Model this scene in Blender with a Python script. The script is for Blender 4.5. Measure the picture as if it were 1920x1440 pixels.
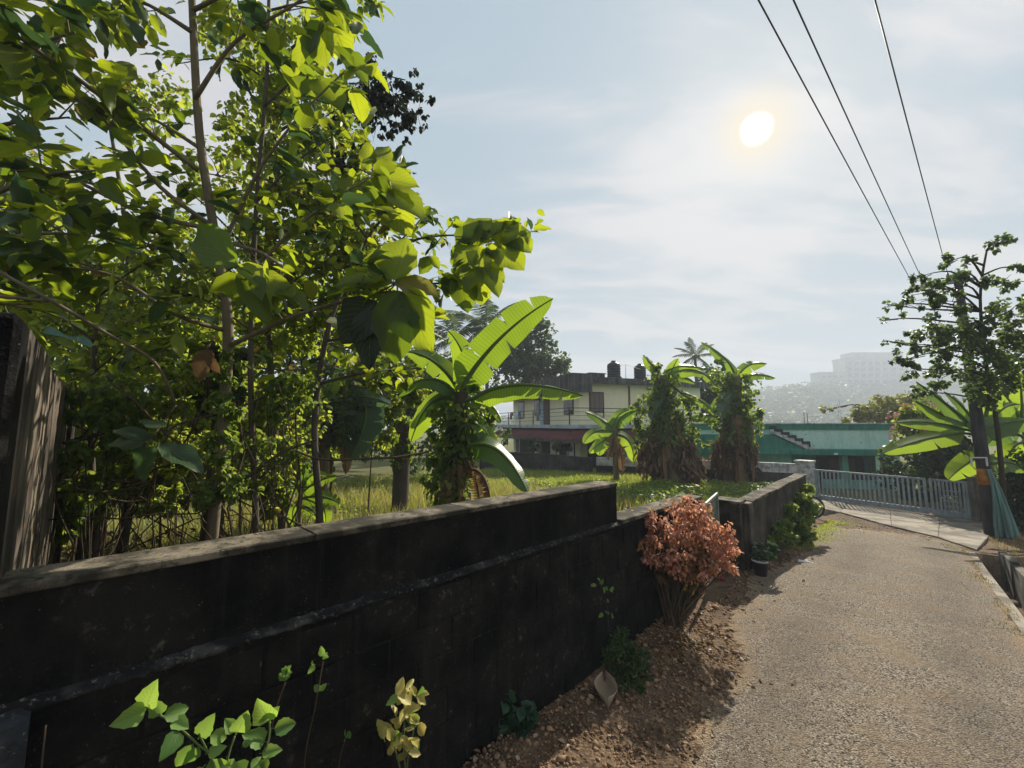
import bpy, bmesh, math, random
import numpy as np
from mathutils import Vector, Matrix
for _o in list(bpy.data.objects): bpy.data.objects.remove(_o)
SC = bpy.context.scene
COL = SC.collection
rnd = random.Random(7)
NR = np.random.default_rng(11)

# ------------------------------------------------------------------ camera
FPX = 750.0
PITCH = math.atan(77 / FPX)
CAM = Vector((0, 0, 1.7))
cd = bpy.data.cameras.new('camera'); cam = bpy.data.objects.new('camera', cd); COL.objects.link(cam)
cd.sensor_fit = 'HORIZONTAL'; cd.sensor_width = 36.0; cd.lens = FPX / 1920 * 36.0
cd.clip_start = 0.05; cd.clip_end = 5000
cam.location = CAM; cam.rotation_euler = (math.pi / 2 + PITCH, 0, 0)
SC.camera = cam
SC.render.resolution_x = 1024; SC.render.resolution_y = 768

# ------------------------------------------------------------------ world, sun, exposure
SUN_EL = math.radians(33.45); SUN_AZ = math.radians(33.3)     # azimuth east of +Y
SUN_DIR = Vector((math.sin(SUN_AZ) * math.cos(SUN_EL), math.cos(SUN_AZ) * math.cos(SUN_EL), math.sin(SUN_EL)))
wd = bpy.data.worlds.new('World'); SC.world = wd; wd.use_nodes = True
def world_nodes():
    nt = wd.node_tree; nt.nodes.clear(); N = nt.nodes; L = nt.links.new
    out = N.new('ShaderNodeOutputWorld'); bg = N.new('ShaderNodeBackground'); L(bg.outputs[0], out.inputs[0])
    sky = N.new('ShaderNodeTexSky'); sky.sky_type = 'NISHITA'; sky.sun_disc = False
    sky.sun_elevation = SUN_EL; sky.sun_rotation = SUN_AZ
    sky.air_density = 1.0; sky.dust_density = 2.2; sky.ozone_density = 1.6; sky.altitude = 50
    tc = N.new('ShaderNodeTexCoord')
    nrm = N.new('ShaderNodeVectorMath'); nrm.operation = 'NORMALIZE'; L(tc.outputs['Generated'], nrm.inputs[0])
    sep = N.new('ShaderNodeSeparateXYZ'); L(nrm.outputs[0], sep.inputs[0])
    def math_(op, a, b=None, clamp=False):
        m = N.new('ShaderNodeMath'); m.operation = op; m.use_clamp = clamp
        for i, v in enumerate((a, b)):
            if v is None: continue
            if isinstance(v, (int, float)): m.inputs[i].default_value = v
            else: L(v, m.inputs[i])
        return m.outputs[0]
    def maprange(v, a, b, c, d, smooth=True):
        m = N.new('ShaderNodeMapRange'); m.interpolation_type = 'SMOOTHSTEP' if smooth else 'LINEAR'
        L(v, m.inputs[0])
        for i, x in zip((1, 2, 3, 4), (a, b, c, d)): m.inputs[i].default_value = x
        return m.outputs[0]
    def mix(fac, a, b, bt='MIX'):
        m = N.new('ShaderNodeMix'); m.data_type = 'RGBA'; m.blend_type = bt
        for sock, v in ((m.inputs[0], fac), (m.inputs[6], a), (m.inputs[7], b)):
            if isinstance(v, (int, float)): sock.default_value = v
            elif isinstance(v, tuple): sock.default_value = (*v, 1)
            else: L(v, sock)
        return m.outputs[2]
    # thin high cloud sheet: directions laid on a flat layer overhead
    zz = math_('ADD', math_('MAXIMUM', sep.outputs[2], 0.0), 0.22)
    cmb = N.new('ShaderNodeCombineXYZ')
    L(math_('DIVIDE', sep.outputs[0], zz), cmb.inputs[0]); L(math_('DIVIDE', sep.outputs[1], zz), cmb.inputs[1])
    mp = N.new('ShaderNodeMapping'); mp.inputs['Rotation'].default_value = (0, 0, math.radians(38)); mp.inputs['Scale'].default_value = (0.75, 1.9, 1)
    L(cmb.outputs[0], mp.inputs[0])
    n1 = N.new('ShaderNodeTexNoise'); n1.inputs['Scale'].default_value = 1.5; n1.inputs['Detail'].default_value = 7; n1.inputs['Roughness'].default_value = 0.56; n1.inputs['Distortion'].default_value = 0.35
    L(mp.outputs[0], n1.inputs['Vector'])
    n2 = N.new('ShaderNodeTexNoise'); n2.inputs['Scale'].default_value = 0.55; n2.inputs['Detail'].default_value = 3
    L(cmb.outputs[0], n2.inputs['Vector'])
    cl = math_('ADD', math_('MULTIPLY', n1.outputs[0], 0.7), math_('MULTIPLY', n2.outputs[0], 0.3))
    cf = maprange(cl, 0.44, 0.57, 0.16, 0.98)
    # brightness of the veil: cloud light follows the angle to the sun
    dot = N.new('ShaderNodeVectorMath'); dot.operation = 'DOT_PRODUCT'; L(nrm.outputs[0], dot.inputs[0]); dot.inputs[1].default_value = SUN_DIR
    ang = math_('MULTIPLY', math_('ARCCOSINE', math_('MINIMUM', dot.outputs['Value'], 0.9999999)), 180 / math.pi)
    near = math_('EXPONENT', math_('MULTIPLY', ang, -1 / 60.0))           # broad forward scattering
    lum = math_('ADD', math_('MULTIPLY', near, CLOUD_FWD), CLOUD_BASE)
    lowz = maprange(sep.outputs[2], 0.0, 0.55, 1.0, 0.0)
    ccol = mix(lowz, (0.97, 0.955, 1.0), (0.99, 0.96, 0.955))
    vm = N.new('ShaderNodeVectorMath'); vm.operation = 'SCALE'; L(ccol, vm.inputs[0]); L(lum, vm.inputs['Scale'])
    sk = N.new('ShaderNodeVectorMath'); sk.operation = 'SCALE'; L(sky.outputs[0], sk.inputs[0]); sk.inputs['Scale'].default_value = SKY_STRENGTH
    # the Nishita radiance round the sun is limited by the veil in front of it
    lim = N.new('ShaderNodeVectorMath'); lim.operation = 'MINIMUM'; L(sk.outputs[0], lim.inputs[0]); lim.inputs[1].default_value = (0.128, 0.196, 0.252)
    base = mix(cf, lim.outputs[0], vm.outputs[0])
    # the sun seen through the veil: white disc, thin warm rim, pale aureole
    wob = math_('MULTIPLY', math_('SUBTRACT', n1.outputs[0], 0.5), 2.0)
    a2 = math_('ADD', ang, wob)
    disc = maprange(a2, 0.6, 2.0, 1.0, 0.0)
    rim = maprange(a2, 1.0, 5.5, 1.0, 0.0)
    aur = math_('EXPONENT', math_('MULTIPLY', ang, -1 / 12.0))
    c1 = mix(math_('MULTIPLY', aur, 0.75), base, (0.46, 0.44, 0.41))
    c2 = mix(math_('MULTIPLY', rim, 0.42), c1, (0.54, 0.42, 0.21))
    c3 = mix(disc, c2, (1.5, 1.42, 1.3))
    L(c3, bg.inputs[0]); bg.inputs[1].default_value = 1.0
SKY_STRENGTH = 0.15
CLOUD_BASE = 0.255; CLOUD_FWD = 0.10
world_nodes()
ld = bpy.data.lights.new('sun', 'SUN'); sun = bpy.data.objects.new('sun', ld); COL.objects.link(sun)
ld.energy = 5.0; ld.angle = math.radians(0.6); ld.color = (1.0, 0.90, 0.74)
sun.rotation_euler = (-SUN_DIR).to_track_quat('-Z', 'Y').to_euler()
SC.view_settings.view_transform = 'Standard'; SC.view_settings.look = 'None'
SC.view_settings.exposure = 1.2; SC.view_settings.gamma = 1.0
SC.cycles.max_bounces = 8; SC.cycles.diffuse_bounces = 3; SC.cycles.glossy_bounces = 2
SC.cycles.transmission_bounces = 5; SC.cycles.transparent_max_bounces = 8; SC.cycles.volume_bounces = 0
SC.cycles.sample_clamp_indirect = 4.0
SC.cycles.use_denoising = True

# ------------------------------------------------------------------ pixels to places
_F = Vector((0, math.cos(PITCH), math.sin(PITCH))); _U = Vector((0, -math.sin(PITCH), math.cos(PITCH)))
def ray(px, py): return Vector((1, 0, 0)) * ((px - 960) / FPX) + _U * ((720 - py) / FPX) + _F
def P(px, py, Y):
    r = ray(px, py); return CAM + r * (Y / r.y)
E0 = P(1155, 905, 4.3)                                    # far top corner of the tall wall
_d = ray(1690, 815); _l = math.hypot(_d.x, _d.y)
DH = Vector((_d.x / _l, _d.y / _l, 0)); NRM = Vector((DH.y, -DH.x, 0)); WSLOPE = _d.z / _l
WANG = math.atan2(DH.y, DH.x)
def S(s, w, z): return Vector((E0.x, E0.y, 0)) + DH * s + NRM * w + Vector((0, 0, z))
def sw(x, y):
    v = Vector((x - E0.x, y - E0.y, 0)); return v.dot(DH), v.dot(NRM)
def lerp_tab(tab, x):
    if x <= tab[0][0]: return tab[0][1]
    for (a, fa), (b, fb) in zip(tab, tab[1:]):
        if x <= b:
            t = (x - a) / (b - a); t = t * t * (3 - 2 * t) * 0.4 + t * 0.6
            return fa + (fb - fa) * t
    return tab[-1][1]
ROADZ = [(-30, 0.6), (-4, -.44), (-2, -.50), (0, -.56), (3.5, -.67), (8.5, -.96), (12, -1.2), (16, -1.40), (30, -1.5), (60, -2.2), (700, -2.6)]
PLOTZ = [(-30, .3), (-4, -.35), (4, -.48), (14, -.72), (20, -.95), (30, -1.4), (60, -2.2), (700, -2.6)]
DW0, DW1, DEND = 3.13, 3.50, 9.35                         # drain between these offsets, up to this place along the lane
def sstep(a, b, x):
    t = min(1, max(0, (x - a) / (b - a))); return t * t * (3 - 2 * t)
def gsw(s, w, drain=True):
    r = lerp_tab(ROADZ, s); p = lerp_tab(PLOTZ, s)
    k = sstep(-0.06, -0.30, w)                            # plot side of the wall line
    k *= 1 - sstep(13.5, 15.5, s) * sstep(-6, -2, w)      # plot ends at the neighbours' wall
    z = r + (p - r) * k
    if k > .5:
        z += 0.05 * math.sin(s * 1.7 + 1) * math.sin(w * 1.3) * k
    if w > DW1:
        z += 0.16 * sstep(DW1, DW1 + 1.2, w) * (1 - sstep(10, 14, s)) + 0.05 * math.sin(s * 2.1) * sstep(DW1, 5, w)
    elif w > 0 and w < 0.75:
        z += 0.05 * (1 - sstep(0.1, .75, w)) * (0.6 + .4 * math.sin(s * 2.3))
    if drain and DW0 <= w <= DW1 and s < DEND: z -= 0.55
    return z
def ground(x, y): return gsw(*sw(x, y))
def on_ground(px, py):
    r = ray(px, py); t0 = 0.5
    for i in range(1, 1200):
        t = 0.5 + i * 0.05; q = CAM + r * t
        if q.z < ground(q.x, q.y):
            a, b = t - .05, t
            for _ in range(12):
                m = (a + b) / 2; q = CAM + r * m
                if q.z < ground(q.x, q.y): b = m
                else: a = m
            return CAM + r * b
    return CAM + r * 60
def on_w(px, py, w):                                       # where a pixel's ray meets the upright plane w metres off the wall face
    r = ray(px, py); t = (Vector((E0.x, E0.y, 0)) + NRM * w - CAM).dot(NRM) / r.dot(NRM); return CAM + r * t
def at_ground(x, y, dz=0.0): return Vector((x, y, ground(x, y) + dz))

# ------------------------------------------------------------------ mesh helpers
def tag(o, label=None, cat=None, group=None, kind=None):
    if label: o['label'] = label
    if cat: o['category'] = cat
    if group: o['group'] = group
    if kind: o['kind'] = kind
    return o
def empty(name, loc, label, cat, group=None, rz=0.0):
    o = bpy.data.objects.new(name, None); COL.objects.link(o); o.location = loc; o.rotation_euler = (0, 0, rz)
    o.empty_display_size = 0.1
    return tag(o, label, cat, group)
def put(name, me, mat=None, parent=None, local=False):
    o = bpy.data.objects.new(name, me); COL.objects.link(o)
    if mat is not None and not me.materials: me.materials.append(mat)
    if parent is not None:
        o.parent = parent
        if not local:
            m = parent.matrix_basis; q = parent
            while q.parent is not None:
                m = q.parent.matrix_basis @ q.matrix_parent_inverse @ m if q.parent else m
                q = q.parent
            o.matrix_parent_inverse = m.inverted()
    return o
def np_mesh(name, V, F, uv=None, smooth=True):
    me = bpy.data.meshes.new(name); V = np.asarray(V, np.float32); F = np.asarray(F, np.int32)
    k = F.shape[1]
    me.vertices.add(len(V)); me.vertices.foreach_set('co', V.ravel())
    me.loops.add(F.size); me.loops.foreach_set('vertex_index', F.ravel())
    me.polygons.add(len(F)); me.polygons.foreach_set('loop_start', np.arange(0, F.size, k, dtype=np.int32))
    me.polygons.foreach_set('loop_total', np.full(len(F), k, np.int32))
    if smooth: me.polygons.foreach_set('use_smooth', np.ones(len(F), bool))
    if uv is not None:
        ul = me.uv_layers.new(name='UVMap'); ul.data.foreach_set('uv', np.asarray(uv, np.float32)[F.ravel()].ravel())
    me.update(calc_edges=True); me.validate(); return me
class MB:
    def __init__(s): s.v = []; s.f = []; s.sm = []
    def add(s, vs, fs, smooth=False):
        b = len(s.v); s.v += [tuple(v) for v in vs]
        for f in fs: s.f.append(tuple(b + i for i in f)); s.sm.append(smooth)
        return s
    def box(s, c, size, rz=0.0, M=None, jit=0.0):
        c = Vector(c); hx, hy, hz = [x / 2 for x in size]; R = Matrix.Rotation(rz, 3, 'Z')
        vs = []
        for dz in (-hz, hz):
            for dx, dy in ((-hx, -hy), (hx, -hy), (hx, hy), (-hx, hy)):
                q = R @ Vector((dx, dy, dz))
                if jit: q += Vector((rnd.uniform(-jit, jit), rnd.uniform(-jit, jit), rnd.uniform(-jit, jit)))
                q = c + q
                if M is not None: q = M @ q
                vs.append(q)
        return s.add(vs, [(3, 2, 1, 0), (4, 5, 6, 7), (0, 1, 5, 4), (1, 2, 6, 5), (2, 3, 7, 6), (3, 0, 4, 7)])
    def hexa(s, b4, t4):                                    # box from four bottom and four top corners (counter-clockwise from above)
        return s.add(list(b4) + list(t4), [(3, 2, 1, 0), (4, 5, 6, 7), (0, 1, 5, 4), (1, 2, 6, 5), (2, 3, 7, 6), (3, 0, 4, 7)])
    def tube(s, pts, rad, n=6, cap=True):
        pts = [Vector(p) for p in pts]
        if isinstance(rad, (int, float)): rad = [rad] * len(pts)
        prev = None; rings = []
        for i, p in enumerate(pts):
            t = (pts[min(i + 1, len(pts) - 1)] - pts[max(i - 1, 0)])
            if t.length < 1e-9: t = Vector((0, 0, 1))
            t.normalize()
            if prev is None:
                a = Vector((0, 0, 1)) if abs(t.z) < .9 else Vector((1, 0, 0)); u = t.cross(a).normalized()
            else:
                u = prev - t * prev.dot(t)
                u = u.normalized() if u.length > 1e-6 else t.orthogonal().normalized()
            prev = u; v = t.cross(u)
            rings.append([p + (u * math.cos(2 * math.pi * k / n) + v * math.sin(2 * math.pi * k / n)) * rad[i] for k in range(n)])
        vs = [q for r in rings for q in r]; fs = []
        for i in range(len(rings) - 1):
            for k in range(n):
                a = i * n + k; b = i * n + (k + 1) % n; fs.append((a, b, b + n, a + n))
        if cap: fs.append(tuple(reversed(range(n)))); fs.append(tuple(range((len(rings) - 1) * n, len(rings) * n)))
        return s.add(vs, fs, True)
    def lathe(s, c, prof, n=20, M=None):
        c = Vector(c); vs = []; fs = []
        for r, z in prof:
            for k in range(n):
                q = c + Vector((r * math.cos(2 * math.pi * k / n), r * math.sin(2 * math.pi * k / n), z)); vs.append(M @ q if M is not None else q)
        m = len(prof)
        for i in range(m - 1):
            for k in range(n):
                a = i * n + k; b = i * n + (k + 1) % n; fs.append((a, b, b + n, a + n))
        fs.append(tuple(reversed(range(n)))); fs.append(tuple(range((m - 1) * n, m * n)))
        return s.add(vs, fs, True)
    def mesh(s, name, bevel=0.0):
        me = bpy.data.meshes.new(name); me.from_pydata(s.v, [], s.f); me.polygons.foreach_set('use_smooth', s.sm); me.update()
        if bevel:
            bm = bmesh.new(); bm.from_mesh(me); bmesh.ops.bevel(bm, geom=bm.edges[:], offset=bevel, segments=1, affect='EDGES', clamp_overlap=True); bm.to_mesh(me); bm.free()
        return me
    def build(s, name, mat, parent=None, bevel=0.0, local=False):
        return put(name, s.mesh(name, bevel), mat, parent, local)
def bez(p0, p1, p2, p3, n):
    out = []
    for i in range(n):
        t = i / (n - 1); u = 1 - t
        out.append(p0 * u ** 3 + p1 * 3 * u * u * t + p2 * 3 * u * t * t + p3 * t ** 3)
    return out
def smooth_path(pts, k=4):
    pts = [Vector(p) for p in pts]
    if len(pts) < 3: return pts
    out = []
    for i in range(len(pts) - 1):
        p0 = pts[max(i - 1, 0)]; p1 = pts[i]; p2 = pts[i + 1]; p3 = pts[min(i + 2, len(pts) - 1)]
        for j in range(k):
            t = j / k
            out.append(0.5 * ((2 * p1) + (p2 - p0) * t + (2 * p0 - 5 * p1 + 4 * p2 - p3) * t * t + (3 * p1 - p0 - 3 * p2 + p3) * t ** 3))
    out.append(pts[-1]); return out

# ------------------------------------------------------------------ materials
class NT:
    def __init__(s, name):
        s.m = bpy.data.materials.new(name); s.m.use_nodes = True; s.t = s.m.node_tree; s.t.nodes.clear(); s.N = s.t.nodes; s.L = s.t.links.new
        s.out = s.n('OutputMaterial'); s.geo = None
    def n(s, t, **kw):
        x = s.N.new('ShaderNode' + t)
        for k, v in kw.items(): setattr(x, k, v)
        return x
    def put(s, sock, v):
        if v is None: return
        if isinstance(v, (int, float)): sock.default_value = v
        elif isinstance(v, (tuple, list)): sock.default_value = (*v, 1) if len(v) == 3 and sock.type == 'RGBA' else tuple(v)
        else: s.L(v, sock)
    def pos(s):
        if s.geo is None: s.geo = s.n('NewGeometry')
        return s.geo.outputs['Position']
    def map(s, vec, scale=(1, 1, 1), rot=(0, 0, 0)):
        m = s.n('Mapping'); s.L(vec, m.inputs[0]); m.inputs['Scale'].default_value = scale; m.inputs['Rotation'].default_value = rot; return m.outputs[0]
    def noise(s, vec, scale, detail=4, rough=.55, dist=0.0):
        m = s.n('TexNoise'); s.L(vec, m.inputs['Vector']); m.inputs['Scale'].default_value = scale; m.inputs['Detail'].default_value = detail
        m.inputs['Roughness'].default_value = rough; m.inputs['Distortion'].default_value = dist; return m.outputs[0]
    def vor(s, vec, scale, feature='F1', out='Distance'):
        m = s.n('TexVoronoi', feature=feature); s.L(vec, m.inputs['Vector']); m.inputs['Scale'].default_value = scale; return m.outputs[out]
    def ramp(s, v, a, b, c=0.0, d=1.0, smooth=True):
        m = s.n('MapRange', interpolation_type='SMOOTHSTEP' if smooth else 'LINEAR'); s.put(m.inputs[0], v)
        for i, x in zip((1, 2, 3, 4), (a, b, c, d)): m.inputs[i].default_value = x
        return m.outputs[0]
    def math(s, op, a, b=None, clamp=False):
        m = s.n('Math', operation=op, use_clamp=clamp); s.put(m.inputs[0], a); s.put(m.inputs[1], b); return m.outputs[0]
    def mix(s, f, a, b, bt='MIX'):
        m = s.n('Mix', data_type='RGBA', blend_type=bt); s.put(m.inputs[0], f); s.put(m.inputs[6], a); s.put(m.inputs[7], b); return m.outputs[2]
    def bump(s, h, st=.3, dist=.01):
        b = s.n('Bump'); s.L(h, b.inputs['Height']); b.inputs['Strength'].default_value = st; b.inputs['Distance'].default_value = dist; return b.outputs[0]
    def bsdf(s, col, rough=.8, spec=.3, normal=None, metal=0.0):
        b = s.n('BsdfPrincipled'); s.put(b.inputs['Base Color'], col); s.put(b.inputs['Roughness'], rough); s.put(b.inputs['Specular IOR Level'], spec); s.put(b.inputs['Metallic'], metal)
        if normal is not None: s.L(normal, b.inputs['Normal'])
        return b.outputs[0]
    def done(s, sh): s.L(sh, s.out.inputs[0]); return s.m
def weather(name, base, dark, amt=.5, streak=.5, spots=None, spot_amt=.2, scale=1.0, rough=.85, bump=.35, grain=70):
    t = NT(name); p = t.pos()
    pat = t.noise(p, 1.6 * scale, 7, .62); st = t.noise(t.map(p, (7 * scale, 7 * scale, .45 * scale)), 1.0, 4, .6); gr = t.noise(p, grain, 3, .6)
    f = t.math('ADD', t.math('MULTIPLY', pat, 1 - streak), t.math('MULTIPLY', st, streak))
    f = t.ramp(f, .36 + .28 * amt - .13, .36 + .28 * amt + .13, 1, 0)
    c = t.mix(f, base, dark)
    if spots:
        sp = t.ramp(t.noise(p, 9 * scale, 6, .7), .62 - .12 * spot_amt, .72 - .1 * spot_amt)
        c = t.mix(sp, c, spots)
    c = t.mix(t.ramp(gr, .25, .75, .0, .35), c, (0, 0, 0), 'MIX') if False else t.mix(.35, c, t.mix(gr, (.5, .5, .5), (1, 1, 1)), 'MULTIPLY')
    h = t.math('ADD', t.math('MULTIPLY', gr, .5), pat)
    return t.done(t.bsdf(c, rough, .25, t.bump(h, bump, .02)))
def plain(name, c, rough=.6, spec=.3, metal=0.0, var=.15, scale=8.0, bump=0.0):
    t = NT(name); n = t.noise(t.pos(), scale, 5, .6)
    col = t.mix(n, tuple(x * (1 - var) for x in c), tuple(min(1, x * (1 + var)) for x in c))
    return t.done(t.bsdf(col, rough, spec, t.bump(n, bump, .01) if bump else None, metal))
def leafmat(name, dark, light, trans, tf=.5, rnd_src='island', rough=.45, spec=.35, veins=None, old=None, old_amt=.06):
    t = NT(name)
    if rnd_src == 'island':
        g = t.n('NewGeometry'); r = g.outputs['Random Per Island']
    else:
        r = t.n('ObjectInfo').outputs['Random']
    r2 = t.math('FRACT', t.math('MULTIPLY', r, 7.31))
    c = t.mix(r, dark, light); tr = t.mix(r2, trans, tuple(x * k for x, k in zip(trans, (.30, .42, .5))))
    if old:
        o = t.ramp(r2, 1 - old_amt - .02, 1 - old_amt); c = t.mix(o, c, old); tr = t.mix(o, tr, tuple(min(1, x * 1.15) for x in old))
    n = t.noise(t.pos(), 6, 3, .6)
    c = t.mix(.3, c, t.mix(n, (.45, .45, .45), (1.15, 1.15, 1.15)), 'MULTIPLY')
    nor = None
    if veins:
        uv = t.n('TexCoord').outputs['UV']; sp = t.n('SeparateXYZ'); t.L(uv, sp.inputs[0])
        au = t.math('ABSOLUTE', t.math('SUBTRACT', sp.outputs[0], .5))
        ph = t.math('FRACT', t.math('SUBTRACT', t.math('MULTIPLY', sp.outputs[1], veins[0]), t.math('MULTIPLY', au, veins[1])))
        ln = t.ramp(t.math('ABSOLUTE', t.math('SUBTRACT', ph, .5)), 0.0, veins[2], 1, 0)
        mid = t.ramp(au, .0, .03, 1, 0); v = t.math('MAXIMUM', ln, mid)
        c = t.mix(t.math('MULTIPLY', v, .30), c, (.20, .28, .09)); tr = t.mix(t.math('MULTIPLY', v, .8), tr, tuple(x * .42 for x in trans))
        nor = t.bump(v, .25, .004)
    b = t.bsdf(c, rough, spec, nor); tl = t.n('BsdfTranslucent'); t.put(tl.inputs[0], tr)
    if nor is not None: t.L(nor, tl.inputs['Normal'])
    ms = t.n('MixShader'); ms.inputs[0].default_value = tf; t.L(b, ms.inputs[1]); t.L(tl.outputs[0], ms.inputs[2])
    return t.done(ms.outputs[0])
def bark(name, a, b, scale=1.0):
    t = NT(name); p = t.pos(); n = t.noise(t.map(p, (22 * scale, 22 * scale, 4 * scale)), 1, 6, .65); m = t.noise(p, 3 * scale, 4)
    c = t.mix(t.math('MULTIPLY', n, t.math('ADD', m, .5)), a, b)
    return t.done(t.bsdf(c, .9, .15, t.bump(n, .6, .01)))

# ================================================================== the setting: ground, lane, drain, apron
def m_ground():
    t = NT('soil'); p = t.pos()
    n1 = t.noise(p, .9, 6, .6); n2 = t.noise(p, 7, 6, .65); n3 = t.noise(p, 45, 4, .65); v = t.vor(p, 38)
    c = t.mix(t.ramp(n2, .3, .7), (.072, .047, .030), (.21, .145, .090))
    c = t.mix(t.ramp(n1, .45, .65, 0, .7), c, (.21, .15, .095))
    c = t.mix(t.ramp(n3, .35, .72, 0, .8), c, (.045, .028, .018))
    at = t.n('Attribute', attribute_name='turf').outputs['Fac']
    c = t.mix(t.math('MULTIPLY', at, t.ramp(n1, .25, .6, .45, 1)), c, t.mix(n2, (.055, .075, .022), (.15, .155, .05)))
    h = t.math('ADD', t.math('MULTIPLY', t.math('SUBTRACT', 1, v), .5), t.math('ADD', n3, n2))
    return t.done(t.bsdf(c, .95, .12, t.bump(h, .7, .03)))
def m_road():
    t = NT('worn_asphalt'); p = t.pos()
    big = t.noise(p, .55, 5, .6); mid = t.noise(p, 3.2, 6, .65); v = t.vor(p, 92); vc = t.vor(p, 92, out='Color'); v2 = t.vor(p, 42); fine = t.noise(p, 160, 2, .6)
    sp = t.n('SeparateXYZ'); t.L(vc, sp.inputs[0])
    c = t.mix(sp.outputs[0], (.10, .082, .062), (.335, .28, .21))
    c = t.mix(t.ramp(sp.outputs[1], .86, .95), c, (.40, .36, .30))
    c = t.mix(t.ramp(sp.outputs[2], .74, .88), c, (.025, .021, .018))
    c = t.mix(t.ramp(mid, .42, .66, 0, .55), c, (.21, .155, .095))
    at = t.n('Attribute', attribute_name='edge'); ed = at.outputs['Fac']          # 0 at the middle of the lane, 1 at its border
    sand = t.ramp(t.math('ADD', ed, t.math('MULTIPLY', t.math('SUBTRACT', mid, .5), 1.2)), .30, .95)
    c = t.mix(t.math('MULTIPLY', sand, .75), c, t.mix(fine, (.20, .135, .076), (.42, .30, .18)))
    c = t.mix(t.ramp(big, .42, .60, 0, .35), c, t.mix(.5, c, (.115, .09, .075)))
    c = t.mix(t.ramp(t.noise(p, 1.4, 6, .7), .58, .70, 0, .45), c, (.25, .18, .115))
    tk = t.n('Attribute', attribute_name='track').outputs['Fac']
    c = t.mix(t.math('MULTIPLY', tk, t.ramp(t.noise(p, 1.1, 5, .6), .35, .6, .25, .75)), c, t.mix(.5, c, (.075, .064, .055)))
    h = t.math('ADD', t.math('MULTIPLY', v, -1.0), t.math('ADD', t.math('MULTIPLY', fine, .35), t.math('MULTIPLY', mid, .9)))
    b = t.bsdf(c, .9, .2, t.bump(h, 1.0, .016))
    hole = t.ramp(t.math('ADD', ed, t.math('MULTIPLY', t.math('SUBTRACT', t.noise(p, 6, 8, .72), .5), 2.2)), .78, 1.0)
    tr = t.n('BsdfTransparent'); ms = t.n('MixShader'); t.L(hole, ms.inputs[0]); t.L(b, ms.inputs[1]); t.L(tr.outputs[0], ms.inputs[2])
    return t.done(ms.outputs[0])
M_SOIL = m_ground(); M_ROAD = m_road()
M_CONC = weather('pale_concrete', (.28, .25, .20), (.10, .088, .07), .5, .1, (.06, .055, .04), .35, 1.0, .9, .4)
M_CONC_D = weather('dirty_concrete', (.17, .155, .13), (.035, .032, .028), .6, .3, (.02, .022, .018), .4, 1.4, .95, .5)

def grid_axis(fine, far):
    return sorted(set([-x for x in far] + list(fine) + list(far)))
def build_ground():
    far_s = [22, 24, 27, 30, 35, 40, 50, 65, 90, 130, 200, 320, 510]
    ss = [-x for x in (510, 400, 250, 120, 60, 30, 18, 12, 9)] + [round(-7 + .22 * i, 3) for i in range(74)] + [DEND, DEND + .01] + [round(9.5 + .3 * i, 3) for i in range(40)] + far_s
    ww = [-x for x in (510, 400, 250, 120, 70, 40, 28, 22, 18, 15)] + [round(-13 + .35 * i, 3) for i in range(36)] + [-.45, -.35, -.3, -.24, -.18, -.12, -.06, 0, .06, .12, .2, .3, .42, .56, .75] + [round(.95 + .3 * i, 3) for i in range(7)] + [DW0 - .01, DW0, DW1, DW1 + .01, 3.7, 3.9] + [round(4.2 + .35 * i, 3) for i in range(20)] + [12, 14, 17, 21, 28, 40, 70, 120, 250, 400, 510]
    ss = sorted(set(ss)); ww = sorted(set(ww)); V = []; F = []
    for s in ss:
        for w in ww:
            z = gsw(s, w)
            if abs(s) < 25 and abs(w) < 14: z += .012 * math.sin(s * 9.1 + w * 3) * math.sin(w * 8.3 - s * 2)
            V.append(S(s, w, z))
    n = len(ww)
    for i in range(len(ss) - 1):
        for j in range(n - 1): F.append((i * n + j, i * n + j + 1, (i + 1) * n + j + 1, (i + 1) * n + j))
    me = np_mesh('ground', [tuple(v) for v in V], F)
    a = me.attributes.new('turf', 'FLOAT', 'POINT'); a.data.foreach_set('value', np.array([(1.0 if (w < -.3 or s > 19 or w > 6) else 0.0) for s in ss for w in ww], np.float32))
    return tag(put('ground', me, M_SOIL), kind='structure')
build_ground()
def build_road():
    V = []; F = []; ED = []; TK = []; nw = 34
    ss = [-9 + .18 * i for i in range(125)]
    for s in ss:
        a = .50 + .12 * math.sin(s * 1.1 + 1) + .07 * math.sin(s * 3.1) + .55 * (1 - sstep(-1.5, 2.2, s)); b = 3.08
        for j in range(nw):
            k = j / (nw - 1); w = a + (b - a) * k
            ED.append(max(1 - k * 6.5, 1 - (1 - k) * 9, sstep(8.8, 12.3, s + .35 * math.sin(w * 2)) * 1.3, 0.0))
            tw_ = w + .07 * math.sin(s * .8); TK.append((math.exp(-((tw_ - 1.35) / .28) ** 2) + math.exp(-((tw_ - 2.5) / .26) ** 2)) * (1 - sstep(8, 11, s)))
            V.append(tuple(S(s, w, gsw(s, w, False) + .006 + .05 * math.sin(math.pi * k) * (1 - sstep(8, 11, s)) + .006 * math.sin(5 * s + 3 * w))))
    for i in range(len(ss) - 1):
        for j in range(nw - 1): F.append((i * nw + j, i * nw + j + 1, (i + 1) * nw + j + 1, (i + 1) * nw + j))
    me = np_mesh('road', V, F); a = me.attributes.new('edge', 'FLOAT', 'POINT'); a.data.foreach_set('value', np.array(ED, np.float32)); a = me.attributes.new('track', 'FLOAT', 'POINT'); a.data.foreach_set('value', np.array(TK, np.float32))
    return tag(put('road', me, M_ROAD), kind='structure')
build_road()
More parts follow.
